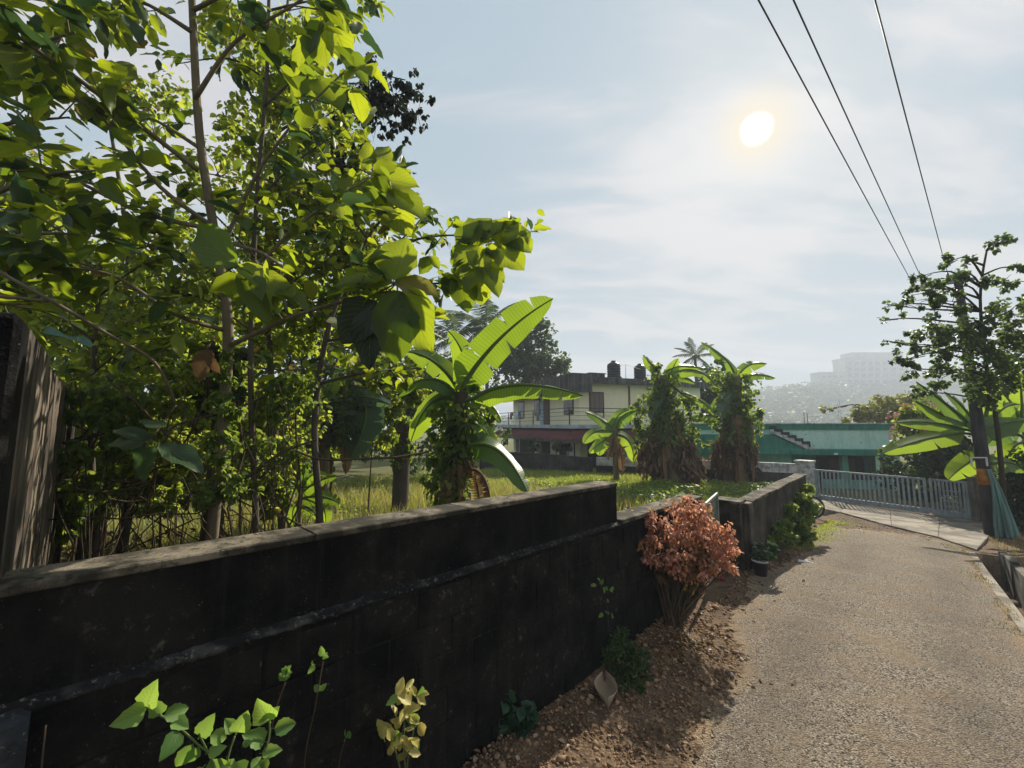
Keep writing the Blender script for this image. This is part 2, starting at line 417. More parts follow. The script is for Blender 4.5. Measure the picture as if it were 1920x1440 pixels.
# concrete lined drain along the right edge of the lane
dr = empty('drain', S(5, (DW0 + DW1) / 2, gsw(5, 3.3)), 'narrow open drain with worn concrete edges along the right side of the lane', 'drain')
mb = MB()
def strip(mb, s0, s1, w0, w1, zb, zt, step=.55, top=None):
    n = max(1, int((s1 - s0) / step))
    for i in range(n):
        a = s0 + (s1 - s0) * i / n; b = s0 + (s1 - s0) * (i + 1) / n - .004
        ga = gsw(a, top if top is not None else w0, False); gb = gsw(b, top if top is not None else w0, False)
        mb.hexa([S(a, w0, ga + zb), S(a, w1, ga + zb), S(b, w1, gb + zb), S(b, w0, gb + zb)][::-1][0:4] if False else [S(a, w1, ga + zb), S(b, w1, gb + zb), S(b, w0, gb + zb), S(a, w0, ga + zb)],
                [S(a, w1, ga + zt), S(b, w1, gb + zt), S(b, w0, gb + zt), S(a, w0, ga + zt)])
MB_ = MB(); strip(MB_, -8, DEND, DW0 - .10, DW0 + .012, -.6, .012, .9, 3.0); MB_.build('edge_strip', M_CONC, dr)
k = 0
for s0 in [-8 + .62 * i for i in range(28)]:
    m = MB(); s1 = min(s0 + .6, DEND); off = rnd.uniform(-.02, .02)
    if s1 - s0 < .1: continue
    strip(m, s0, s1, DW1 - .02 + off, DW1 + .10 + off, -.6, .10 + rnd.uniform(-.04, .05), 1, 3.6); m.build('stone', M_CONC_D, dr)
MB_ = MB(); MB_.hexa([S(DEND, DW1, gsw(9, 3) - .6), S(DEND + .1, DW1, gsw(9, 3) - .6), S(DEND + .1, DW0, gsw(9, 3) - .6), S(DEND, DW0, gsw(9, 3) - .6)],
                     [S(DEND, DW1, gsw(9.3, 3) + .0), S(DEND + .1, DW1, gsw(9.3, 3)), S(DEND + .1, DW0, gsw(9.3, 3)), S(DEND, DW0, gsw(9.3, 3))]); MB_.build('end_wall', M_CONC_D, dr)
# concrete apron slabs in front of the gate
GL = Vector((12.62, 16.98, -1.40)); GR = Vector((14.85, 13.30, -1.40))
apr = empty('apron', (GL + GR) / 2, 'cracked pale concrete apron laid in front of the grey picket gate', 'apron')
edge = [on_ground(1500, 945), on_ground(1575, 962), on_ground(1672, 989), on_ground(1760, 1010), on_ground(1832, 1034)]
gl2 = GL + (GL - GR) * .06; gr2 = GR + (GR - GL) * .13
far = [gl2.lerp(gr2, k / 4) for k in range(5)]
for i in range(4):
    a, b, c, d = edge[i], edge[i + 1], far[i + 1], far[i]
    mid_n = [a, b, b.lerp(c, .5), a.lerp(d, .5)]; mid_f = [a.lerp(d, .505), b.lerp(c, .505), c, d]
    for q in (mid_n, mid_f):
        ce = sum(q, Vector()) / 4; q = [ce + (x - ce) * .996 for x in q]
        dz = rnd.uniform(.03, .05)
        MB().hexa([Vector((x.x, x.y, x.z - .25)) for x in q], [Vector((x.x, x.y, max(ground(x.x, x.y), -1.42) + dz)) for x in q]).build('slab', M_CONC, apr, bevel=.01)

# ================================================================== boundary walls
def wall_black(name, sc=1.0):
    t = NT(name); p = t.pos()
    n1 = t.noise(p, 2.2 * sc, 8, .65); n2 = t.noise(p, 14 * sc, 7, .7); n3 = t.noise(p, 75, 4, .7); st = t.noise(t.map(p, (16, 16, 1.2)), 1, 5, .65); v = t.vor(p, 60)
    c = t.mix(t.ramp(n1, .35, .65), (.0026, .0028, .0036), (.017, .016, .0145))
    c = t.mix(t.ramp(st, .52, .74, 0, .4), c, (.034, .033, .030))
    li = t.math('MULTIPLY', t.ramp(n2, .55, .68), t.ramp(n1, .50, .62)); c = t.mix(t.math('MULTIPLY', li, .85), c, (.095, .090, .070))
    sp = t.math('MULTIPLY', t.ramp(n3, .62, .72), t.ramp(n2, .46, .60)); c = t.mix(sp, c, (.17, .165, .145))
    h = t.math('ADD', n2, t.math('ADD', t.math('MULTIPLY', n3, .6), t.math('MULTIPLY', v, .25)))
    return t.done(t.bsdf(c, .95, .08, t.bump(h, .8, .02)))
M_BLACK = wall_black('algae_black_wall'); M_BLOCK = wall_black('algae_black_block', 1.4)
M_BLACK_OLD = weather('algae_black_wall', (.011, .011, .012), (.004, .0045, .0055), .55, .35, (.075, .070, .058), .10, 1.6, .95, .55)
M_BLOCK_OLD = weather('algae_black_block', (.012, .012, .0125), (.0045, .005, .006), .5, .3, (.060, .056, .046), .16, 2.0, .95, .6)
M_CAP = weather('mossy_coping', (.20, .17, .125), (.022, .020, .014), .68, .05, (.016, .018, .011), .8, 3.0, .95, .5)
M_LEDGE = weather('ledge_mortar', (.065, .063, .060), (.005, .005, .006), .80, .05, (.17, .165, .15), .5, 4.0, .95, .5)
M_STAIN = weather('streaked_side_wall', (.19, .155, .12), (.020, .018, .016), .62, .55, (.13, .055, .022), .35, .9, .9, .45)
M_FARWALL = weather('brown_stained_wall', (.085, .072, .056), (.020, .018, .015), .6, .22, (.05, .045, .03), .3, 1.5, .95, .5)
M_WHITEW = weather('peeling_whitewash', (.62, .63, .64), (.20, .20, .20), .4, .3, (.12, .11, .10), .3, 3.0, .85, .3)
def ztop(s): return E0.z + WSLOPE * s
def zled(s): return .685 - .0205 * s
bw = empty('boundary_wall', S(-2, -.1, gsw(-2, 0)), 'long algae blackened block wall with mossy coping beside the lane, nearest the camera', 'wall')
def wbox(s0, s1, w0, w1, zb, zt, name, mat, parent, bevel=0.0, tilt=True):
    f = (lambda s, z: z(s) if callable(z) else z)
    return MB().hexa([S(s0, w1, f(s0, zb)), S(s1, w1, f(s1, zb)), S(s1, w0, f(s1, zb)), S(s0, w0, f(s0, zb))],
                     [S(s0, w1, f(s0, zt)), S(s1, w1, f(s1, zt)), S(s1, w0, f(s1, zt)), S(s0, w0, f(s0, zt))]).build(name, mat, parent, bevel)
wbox(-4.05, 2.35, -.205, .022, -1.0, lambda s: zled(s) - .01, 'core', M_BLACK, bw)
wbox(-4.05, 0, -.19, 0, lambda s: zled(s) - .012, lambda s: ztop(s) - .036, 'upper_wall', M_BLACK, bw)
ncop = 4
for i in range(ncop):
    a = -4.05 + 4.05 * i / ncop; b = -4.05 + 4.05 * (i + 1) / ncop
    wbox(a + .001, b - .002 + (.006 if i == ncop - 1 else 0), -.215, .016, lambda s: ztop(s) - .036, lambda s: ztop(s), 'coping', M_CAP, bw, .006)
# rough mortar ledge on the shoulder of the lower wall
V = []; F = []; nl = 170
for i in range(nl + 1):
    s = -4.05 + 4.05 * i / nl; h = rnd.uniform(-.010, .014); wv = .039 + rnd.uniform(-.004, .004)
    V += [S(s, -.002, zled(s) + .016 + h * .4), S(s, .018, zled(s) + .006 + h * .25), S(s, wv, zled(s) - .008 + h * .2), S(s, wv, zled(s) - .018 - h * .2), S(s, .015, zled(s) - .034 - h * .5)]
for i in range(nl):
    for j in range(4): F.append((i * 5 + j, i * 5 + j + 1, (i + 1) * 5 + j + 1, (i + 1) * 5 + j))
put('ledge', np_mesh('ledge', [tuple(v) for v in V], F, smooth=False), M_LEDGE, bw)
# laterite blocks of the lower wall, each with its own edges
course = .205
for r in range(6):
    s = -4.05 + (.21 if r % 2 else 0) - .03
    while s < 2.3:
        L = .42 + rnd.uniform(-.02, .02); s0 = max(s, -4.05); s1 = min(s + L - .010, 2.34)
        if s1 - s0 > .08:
            o = rnd.uniform(-.004, .005)
            zt = lambda q, r=r: zled(q) - .055 - course * r; zb = lambda q, r=r: zled(q) - .055 - course * (r + 1) + .009
            wbox(s0, s1, 0, .029 + o, zb, zt, 'block', M_BLOCK, bw, .007)
        s += L
# lower wall cap past the tall part
for (a, b) in ((.012, .8), (.803, 1.6), (1.603, 2.35)):
    wbox(a, b, -.215, .05, lambda s: zled(s) - .01, lambda s: zled(s) + .035, 'coping', M_CAP, bw, .006)
# rough patches and a broken render edge low on the wall
for (px, py, rr) in ():
    q = on_w(px, py, .034); V = []; F = []
    n = 14; V.append(q + NRM * .012)
    for k in range(n):
        a = 2 * math.pi * k / n; rad = rr * rnd.uniform(.6, 1.1); V.append(q + DH * math.cos(a) * rad * 1.1 + Vector((0, 0, math.sin(a) * rad)) + NRM * .0005)
    F = [(0, 1 + k, 1 + (k + 1) % n) for k in range(n)]
    put('render_patch', np_mesh('render_patch', [tuple(v) for v in V], F), M_LEDGE, bw)

tw = empty('tall_side_wall', S(-4.3, -1, gsw(-4.3, -1)), 'tall streaked concrete wall with dark end face at the left edge', 'wall')
wbox(-8.5, -4.06, -.24, 0, -1.0, 2.09, 'front_face', M_BLACK, tw, .02)
for i, (a, b, zt) in enumerate(((-.242, -1.25, 2.085), (-1.253, -2.3, 2.06), (-2.303, -3.4, 2.05), (-3.403, -4.4, 2.06))):
    wbox(-4.30 - .01 * (i % 2), -4.06 - .012 * (i % 2), b, a, -1.0, zt, 'panel', M_STAIN, tw, .012)
wbox(-4.36, -4.02, -4.75, -4.403, -1.0, 2.02, 'end_pier', M_STAIN, tw, .015)
q = on_w(55, 1340, .10)
wbox(-8.5, sw(q.x, q.y)[0], .0, .10, -1.0, q.z, 'plinth', weather('bluish_plinth', (.050, .060, .072), (.014, .017, .020), .5, .2, (.22, .215, .19), .3, 3, .9, .4), tw, .02)

# ---- small gate beside the copper bush, its pillar, and the wall that follows
gp = empty('gate_pillar', S(3.7, .03, gsw(3.7, .1)), 'squat dark concrete gate pillar right of the red leaved bush', 'pillar')
zt = on_w(1392, 938, .22).z
wbox(3.52, 3.86, -.17, .22, -1.2, zt - .05, 'shaft', M_FARWALL, gp, .01)
wbox(3.50, 3.88, -.185, .235, zt - .05, zt, 'cap', M_CAP, gp, .008)
M_GATEMESH = weather('green_painted_sheet', (.19, .23, .19), (.07, .09, .075), .5, .6, (.30, .33, .26), .2, 3, .6, .2)
M_GATEFRAME = weather('pale_gate_frame', (.38, .39, .34), (.16, .17, .15), .4, .3, None, 0, 3, .6, .2)
sg = empty('sheet_gate', S(2.9, -.05, gsw(2.9, 0)), 'low pale green sheet metal gate between the dark pillar and the wall', 'gate')
ga = S(2.40, .075, 0); gb = S(3.49, -.10, 0); zg = gsw(2.9, .1) + .07; hg = 1.10
dv = (gb - ga).normalized(); ang = math.atan2(dv.y, dv.x); Lg = (gb - ga).length
mid = (ga + gb) / 2
for zz in (zg + .02, zg + hg): MB().box((mid.x, mid.y, zz), (Lg, .035, .04), ang).build('rail', M_GATEFRAME, sg, .004)
for q in (ga, gb): MB().box((q.x, q.y, zg + hg / 2 + .01), (.034, .032, hg - .045), ang).build('stile', M_GATEFRAME, sg, .004)
V = []; F = []; nn = 60
for i in range(nn + 1):
    q = ga.lerp(gb, .02 + .96 * i / nn) + NRM * (.006 if i % 2 else -.006); V += [(q.x, q.y, zg + .045), (q.x, q.y, zg + hg - .025)]
for i in range(nn): F.append((2 * i, 2 * i + 2, 2 * i + 3, 2 * i + 1))
put('sheet', np_mesh('sheet', V, F, smooth=False), M_GATEMESH, sg)

fw = empty('lane_wall', S(6, .3, gsw(6, .3)), 'brown stained wall running from the gate pillar towards the bicycle', 'wall')
za = on_w(1408, 940, .32).z; q = on_w(1512, 889, .44); sb = sw(q.x, q.y)[0]; zb_ = q.z
def fz(s): return za + (zb_ - za) * (s - 3.7) / (sb - 3.7)
def fw_w(s): return .30 + .13 * (s - 3.6) / 5.0
npan = 5
for i in range(npan):
    a = 3.9 + (sb - 3.9) * i / npan; b = 3.9 + (sb - 3.9) * (i + 1) / npan - .004
    for (w0, w1, z0, z1, nm, mt, bv) in ((-.2, 0, lambda s: -1.7, lambda s: fz(s) - .05, 'panel', M_FARWALL, .008), (-.225, .02, lambda s: fz(s) - .05, lambda s: fz(s) + .012 * math.sin(s * 3), 'coping', M_CAP, .008)):
        MB().hexa([S(a, fw_w(a) + w1, z0(a)), S(b, fw_w(b) + w1, z0(b)), S(b, fw_w(b) + w0, z0(b)), S(a, fw_w(a) + w0, z0(a))],
                  [S(a, fw_w(a) + w1, z1(a)), S(b, fw_w(b) + w1, z1(b)), S(b, fw_w(b) + w0, z1(b)), S(a, fw_w(a) + w0, z1(a))]).build(nm, mt, fw, bv)
wbox(3.66, 3.895, .10, .325, -1.5, za - .02, 'end_post', M_STAIN, fw, .012)

# ================================================================== compound walls, white pillar, picket gate
M_DARKW = weather('dark_compound_wall', (.070, .072, .070), (.022, .024, .025), .55, .4, (.12, .12, .11), .2, 1.0, .95, .4)
wp = empty('white_gate_post', (12.30, 17.15, -1.42), 'white peeling gate post at the left end of the picket gate', 'post')
zt = P(1508, 864, 17.0).z
gdir = (GR - GL).normalized(); gang = math.atan2(gdir.y, gdir.x)
c = GL - gdir * .33
MB().box((c.x, c.y, (zt - .08 - 1.6) / 2), (.52, .5, zt - .08 + 1.6), gang).build('shaft', M_WHITEW, wp, .015)
MB().box((c.x, c.y, zt - .04), (.60, .58, .08), gang).build('cap', M_WHITEW, wp, .012)
def poly_wall(name, label, pts, thick, zb, mat, cap=None, cat='wall', capmat=None):
    e = empty(name, (pts[0].x, pts[0].y, ground(pts[0].x, pts[0].y)), label, cat)
    for a, b in zip(pts, pts[1:]):
        d = (b - a); d.z = 0; L = d.length; an = math.atan2(d.y, d.x); nrm = Vector((-d.y, d.x, 0)).normalized() * thick / 2
        f = lambda zz_a, zz_b, zc_a, zc_b, th, nm, mt: MB().hexa([Vector((q.x, q.y, z)) for q, z in ((a - nrm * th, zz_a), (b - nrm * th, zz_b), (b + nrm * th, zz_b), (a + nrm * th, zz_a))],
              [Vector((q.x, q.y, z)) for q, z in ((a - nrm * th, zc_a), (b - nrm * th, zc_b), (b + nrm * th, zc_b), (a + nrm * th, zc_a))]).build(nm, mt, e, .01)
        h = cap or 0
        f(zb, zb, a.z - h, b.z - h, 1.0, 'panel', mat)
        if cap: f(a.z - h, b.z - h, a.z, b.z, 1.06, 'whitewashed_band', capmat or mat)
    return e
# the dark wall round the yellow house and the white topped wall by the green one
a0 = P(900, 846, 21.8); a1 = P(1000, 849, 21.2); a2 = P(1110, 858, 20.3); a3 = P(1185, 862, 19.6); a4 = P(1240, 866, 19.1)
poly_wall('house_compound_wall', 'dark low compound wall in front of the yellow house', [a0, a1, a2], .2, -1.9, M_DARKW)
b0 = P(1118, 857, 20.6); b1 = P(1300, 862, 19.2); b2 = Vector((c.x - .3, c.y + .15, P(1490, 870, 17.2).z))
poly_wall('white_topped_wall', 'dark wall with a whitewashed top band leading to the white gate post', [b0, b1, b2], .2, -2.0, M_DARKW, P(1450, 866, 17.6).z - P(1450, 884, 17.6).z, capmat=M_WHITEW)

M_GATE = weather('grey_blue_gate_paint', (.30, .36, .40), (.17, .21, .235), .4, .5, None, 0, 2.5, .5, .15)
pg = empty('picket_gate', GL, 'long grey blue steel picket gate across the end of the lane', 'gate')
HG = 1.27
def gbox(t0, t1, z0, z1, th, name, mat=M_GATE, parent=pg, off=0.0, bv=.004):
    a = GL.lerp(GR, t0); b = GL.lerp(GR, t1); cc = (a + b) / 2 + Vector((-gdir.y, gdir.x, 0)) * off
    return MB().box((cc.x, cc.y, GL.z + (z0 + z1) / 2), ((b - a).length, th, z1 - z0), gang).build(name, mat, parent, bv)
for (t0, t1, nm) in ((0.0, .772, 'leaf'), (.790, 1.0, 'leaf')):
    gbox(t0, t1, .06, .24, .05, 'bottom_rail'); gbox(t0, t1, HG - .07, HG, .05, 'top_rail')
    gbox(t0, t0 + .016, .24, HG - .07, .05, 'stile'); gbox(t1 - .016, t1, .24, HG - .07, .05, 'stile')
n = 24
for i in range(n):
    t = .03 + (.742) * i / (n - 1) * .985; gbox(t - .0075, t + .0075, .24, HG - .07, .025, 'picket')
for i in range(8):
    t = .825 + .15 * i / 7; gbox(t - .006, t + .006, .24, HG - .07, .025, 'picket')
for z in (.38, .55, .72, .89): gbox(.86, .945, z, z + .035, .02, 'cross_bar', off=-.025)
gbox(.742, .786, .10, .26, .09, 'latch_box')
M_GREYPOST = weather('grey_gate_post', (.20, .19, .175), (.07, .066, .06), .5, .5, None, 0, 2, .9, .4)
rp = empty('concrete_gate_post', GR + gdir * .22, 'grey concrete gate post at the right end of the picket gate', 'post')
q = GR + gdir * .22
MB().box((q.x, q.y, GR.z + .62), (.36, .34, 1.5), gang).build('shaft', M_GREYPOST, rp, .012)
MB().box((q.x, q.y, GR.z + 1.41), (.42, .40, .08), gang).build('cap', M_GREYPOST, rp, .012)

# ================================================================== power pole, wires, drape
M_POLE = weather('dark_pole', (.060, .062, .070), (.022, .023, .027), .5, .6, (.10, .09, .08), .15, 1.5, .7, .3)
M_STEEL = plain('dull_steel', (.22, .22, .23), .45, .4, .7)
pb = on_ground(1862, 1006); PY = pb.y
ptop = P(1794, 512, PY + .15)
po = empty('utility_pole', pb, 'dark leaning power pole standing beside the picket gate', 'pole')
MB().tube([pb - Vector((0, 0, .3)), pb.lerp(ptop, .35), ptop], [.155, .135, .085], 10).build('shaft', M_POLE, po)
axis = (ptop - pb).normalized()
arm_c = ptop - axis * .25
arm_dir = Vector((NRM.x, NRM.y, 0))
MB().box(arm_c - arm_dir * .33, (1.35, .08, .08), math.atan2(arm_dir.y, arm_dir.x)).build('cross_arm', M_STEEL, po, .005)
q = pb.lerp(ptop, .215)
M_ORANGE = weather('faded_orange_plate', (.42, .17, .03), (.16, .07, .02), .5, .4, None, 0, 4, .6, .2)
MB().tube([q - axis * .22, q + axis * .20], [.150, .147], 12).build('orange_band', M_ORANGE, po)
q2 = P(1836, 866, PY - .25)
mfr = MB()
for (dx, dz, sx, sz) in ((0, .11, .42, .03), (-.2, 0, .03, .22), (.2, 0, .03, .22)): mfr.box((q2.x + dx, q2.y, q2.z + dz), (sx, .03, sz))
mfr.build('bracket', plain('pale_bracket', (.5, .5, .5), .5), po)
for wv, zz in ((-.90, .16), (-.70, .24), (-.18, .30)):
    qq = arm_c + arm_dir * wv
    MB().lathe(qq, [(.02, .04), (.045, .06), (.03, .09), (.05, .12), (.02, zz)], 10).build('insulator', plain('insulator_brown', (.10, .05, .03), .3), po)
M_WIRE = plain('wire', (.02, .022, .035), .5)
WIRE = [((1435, 0), (1704, 540), -.90, .16, 'leftmost overhead power wire crossing the sky'), ((1498, 0), (1720, 510), -.70, .24, 'middle overhead power wire crossing the sky'), ((1645, 0), (1776, 482), -.18, .30, 'rightmost overhead power wire, nearest the right edge of the sky')]
for (pa, pe, wv, zz, lab) in WIRE:
    e = arm_c + arm_dir * wv + Vector((0, 0, zz))
    # the wire follows the lane; it meets the photographed line where it is as high as the insulator
    r = ray(*pa); t = (e.z + .05 - CAM.z) / r.z; m = CAM + r * t; dirv = (m - e)
    far_ = e + dirv * 3.2
    pts = []
    for i in range(25):
        k = i / 24; pts.append(e.lerp(far_, k) - Vector((0, 0, .55 * 4 * k * (1 - k) * .35)))
    tag(MB().tube(pts, .008, 5).build('power_wire', M_WIRE), lab, 'wire', 'overhead power wires')
# green shade net hung against the pole
t = NT('green_net'); pz = t.pos(); nz = t.noise(pz, 5, 5); stv = t.noise(t.map(pz, (14, 14, .8)), 1, 4)
b = t.bsdf(t.mix(stv, (.07, .17, .165), (.30, .43, .41)), .7, .2, t.bump(stv, .5, .05)); tl = t.n('BsdfTranslucent'); t.put(tl.inputs[0], (.14, .34, .30)); ms = t.n('MixShader'); ms.inputs[0].default_value = .35; t.L(b, ms.inputs[1]); t.L(tl.outputs[0], ms.inputs[2])
M_NET = t.done(ms.outputs[0])
V = []; F = []; nu, nv = 26, 22
Yn = PY - .12
for j in range(nv + 1):
    k = j / nv; lx = 1850 + 18 * k + (3 * math.sin(k * 5)); rx = 1858 + 56 * k ** .85; py = 880 + 128 * k
    for i in range(nu + 1):
        u = i / nu; q = P(lx + (rx - lx) * u, py + 6 * math.sin(u * 3.1) * k, Yn - .10 * k + .045 * k * math.sin(u * 15 + k * 2.0 + .8 * math.sin(k * 6)) + .03 * k * math.sin(u * 31 + 2 * k) + .06 * math.sin(u * 5 + 1) * k)
        V.append((q.x, q.y, max(q.z, ground(q.x, q.y) + .01)))
for j in range(nv):
    for i in range(nu): F.append((j * (nu + 1) + i, j * (nu + 1) + i + 1, (j + 1) * (nu + 1) + i + 1, (j + 1) * (nu + 1) + i))
nn_ = put('shade_net', np_mesh('shade_net', V, F), M_NET); md = nn_.modifiers.new('thick', 'SOLIDIFY'); md.thickness = .006
tag(nn_, 'faded green shade net draped down beside the foot of the power pole', 'net')

# ================================================================== yellow two storey house
M_CREAM = weather('cream_plaster', (.86, .82, .58), (.74, .70, .50), .15, .3, None, 0, .8, .85, .15)
M_FASCIA = weather('streaked_roof_concrete', (.155, .155, .155), (.045, .047, .05), .6, .75, (.03, .03, .03), .3, .9, .95, .3)
M_SLABBLUE = weather('pale_blue_slab', (.42, .50, .58), (.24, .28, .32), .4, .3, None, 0, .8, .85, .2)
M_REDTILE = weather('red_tile', (.15, .045, .040), (.07, .024, .024), .5, .2, (.06, .05, .045), .3, 1.5, .8, .3)
M_WOODF = plain('brown_window_wood', (.085, .055, .045), .6)
M_SHUT = plain('grey_brown_shutter', (.16, .13, .125), .6)
M_IRON = plain('black_iron', (.018, .018, .02), .5)
M_SHADEIN = plain('painted_shade_interior', (.030, .030, .034), .8)  # near black that stands in for the shade indoors
M_WHITE = weather('white_paint', (.72, .72, .70), (.45, .45, .44), .3, .3, None, 0, 1.5, .7, .1)
def glass_mat():
    t = NT('window_glass'); return t.done(t.bsdf((.02, .025, .03), .08, .6))
M_GLASS = glass_mat()
HC = Vector((P(1087, 797, 24).x, 24, 0)); HA = math.atan2(.357, .934)
yh = empty('yellow_house', (HC.x, HC.y, -1.45), 'cream yellow two storey house with red tiled awning and balcony railing', 'house', rz=HA)
ZB = 1.45                                                   # local z of world zero
def hb(u0, u1, v0, v1, z0, z1, name, mat, parent=yh, bv=0.0):
    o = MB().box(((u0 + u1) / 2, (v0 + v1) / 2, (z0 + z1) / 2 + ZB), (u1 - u0, v1 - v0, z1 - z0)).build(name, mat, parent, bv, True)
    if parent is not yh: pass
    return o
SLAB = 1.62; TOPW = 4.25
hb(0, 9.5, 0, 11, -1.5, SLAB - .12, 'ground_floor', M_CREAM)
hb(0, 9.5, 0, 11, SLAB + .10, TOPW, 'upper_wall', M_CREAM)
hb(-1.35, 9.6, -1.1, 11.2, SLAB - .12, SLAB + .10, 'balcony_slab', M_SLABBLUE, bv=.01)
hb(-.75, 9.9, -.55, 11.6, TOPW, TOPW + .12, 'roof_slab', M_FASCIA, bv=.01)
hb(-.80, -.62, -.60, 11.65, TOPW - .62, TOPW + .50, 'fascia', M_FASCIA, bv=.01)
hb(-.615, .55, -.60, -.45, TOPW - .62, TOPW + .50, 'fascia', M_FASCIA, bv=.01)
hb(.555, 9.9, -.60, -.45, TOPW - .06, TOPW + .32, 'parapet', M_FASCIA, bv=.01)
hb(-.85, 9.95, -.65, -.40, TOPW + .322, TOPW + .37, 'parapet_cap', M_FASCIA) if False else None
# front (right hand) face openings
def window(u, v, z0, z1, w, face, parts=2, parent=yh, shutter=True):
    if face == 'front':
        B = lambda du0, du1, dv0, dv1, a, b, nm, mt, pr: hb(u + du0, u + du1, v - dv1, v - dv0, a, b, nm, mt, pr)
    else:
        B = lambda du0, du1, dv0, dv1, a, b, nm, mt, pr: hb(v - dv1, v - dv0, u + du0, u + du1, a, b, nm, mt, pr)
    f = B(-w / 2, w / 2, -.02, .035, z0, z1, 'window', M_WOODF, yh)
    n = parts
    for i in range(n):
        a = -w / 2 + .07 + (w - .14) * i / n + .02; b = -w / 2 + .07 + (w - .14) * (i + 1) / n - .02
        B(a, b, .036, .05, z0 + .08, z1 - .08, 'pane' if not shutter else 'shutter', M_SHUT if shutter else M_GLASS, f)
    return f
window(1.20, 0, 2.45, 3.72, 1.05, 'front', 3)
window(5.2, 0, 2.45, 3.72, 1.05, 'front', 3)
for (u, w, z0, z1) in ((1.3, 1.25, 2.35, 3.5), (6.0, 1.1, 2.4, 3.6), (9.2, 1.3, 2.2, 3.6)): window(u, 0, z0, z1, w, 'side', 2, shutter=False)
hb(-.05, .02, 4.0, 4.9, SLAB + .11, 3.75, 'door', M_WOODF)
hb(-.045, .02, 5.02, 5.5, SLAB + .11, 3.4, 'curtain', plain('blue_curtain', (.32, .42, .50), .8))
hb(3.55, 3.67, -.05, .0, SLAB + .1, TOPW - .07, 'downpipe', plain('brown_pipe', (.14, .075, .06), .5))
hb(4.05, 4.75, -.32, -.0, 2.62, 3.15, 'air_conditioner', plain('ac_grey', (.20, .205, .21), .5))
hb(5.05, 5.2, -.2, -.0, 3.95, 4.12, 'lamp', M_WOODF)
# ground floor: veranda pillars, dark panels that paint the shade inside openings, tiled awning
for (u, v) in ((-1.2, -.95), (-1.2, 3.4), (-1.2, 7.2), (2.6, -.95), (6.2, -.95)): hb(u - .15, u + .15, v - .15, v + .15, -1.4, 1.0, 'pillar', M_WHITE, bv=.01)
for (u0, u1, z0, z1) in ((.5, 2.0, -1.4, .75), (3.0, 4.4, -.7, .7), (5.4, 7.0, -.7, .7)): hb(u0, u1, -.03, .02, z0, z1, 'shade_panel', M_SHADEIN)
for (v0, v1, z0, z1) in ((.6, 2.6, -1.4, .8), (4.0, 5.4, -.8, .7), (6.6, 9.5, -1.4, .7)): hb(-.03, .02, v0, v1, z0, z1, 'shade_panel', M_SHADEIN)
def awning(pts_top, pts_bot, name, n, drop=.05):
    V = []; F = []
    a0_, a1_ = pts_top; b0_, b1_ = pts_bot; rows = 6
    for r in range(rows):
        for e in (0, 1):
            k = (r + e) / rows
            for i in range(n * 2 + 1):
                u = i / (n * 2); q = (a0_.lerp(a1_, u)).lerp(b0_.lerp(b1_, u), k); V.append((q.x, q.y, q.z + ZB + (.03 if i % 2 else 0) + (.028 if e == 0 and False else 0) + (0.03 if e else 0)))
    m = n * 2 + 1
    for r in range(rows * 2 - 1):
        for i in range(m - 1): F.append((r * m + i, r * m + i + 1, (r + 1) * m + i + 1, (r + 1) * m + i))
    o = put(name, np_mesh(name, V, F, smooth=False), M_REDTILE, yh, True); md = o.modifiers.new('t', 'SOLIDIFY'); md.thickness = .03; return o
awning((Vector((-.9, -.6, 1.52)), Vector((9.5, -.6, 1.52))), (Vector((-2.0, -1.9, .86)), Vector((9.6, -1.9, .86))), 'tile_awning', 34)
awning((Vector((-.9, -.6, 1.52)), Vector((-.9, 11, 1.52))), (Vector((-2.0, -1.9, .86)), Vector((-2.0, 11.2, .86))), 'tile_awning', 34)
hb(-2.05, 9.6, -1.96, -1.88, .74, .875, 'awning_beam', M_FASCIA); hb(-2.05, -1.97, -1.875, 11.2, .74, .875, 'awning_beam', M_FASCIA)
# balcony railing
rail = hb(-1.28, 9.5, -1.05, -1.01, SLAB + 1.03, SLAB + 1.07, 'railing', M_IRON)
for z in (.35, .6, .82):
    hb(-1.27, 9.5, -1.04, -1.02, SLAB + z, SLAB + z + .022, 'rail', M_IRON, rail) ; hb(-1.27, -1.25, -1.0, 11, SLAB + z, SLAB + z + .022, 'rail', M_IRON, rail)
hb(-1.28, -1.24, -1.0, 11, SLAB + 1.03, SLAB + 1.07, 'rail', M_IRON, rail)
for u in (-1.26, 1.0, 3.2, 5.4, 7.6): hb(u - .025, u + .025, -1.055, -1.005, SLAB + .1, SLAB + 1.03, 'baluster', M_IRON, rail)
for v in (1.6, 4.0, 6.4, 8.8): hb(-1.285, -1.235, v - .025, v + .025, SLAB + .1, SLAB + 1.03, 'baluster', M_IRON, rail)
def hw(u, v, z):
    return yh.matrix_basis @ Vector((u, v, z + ZB))
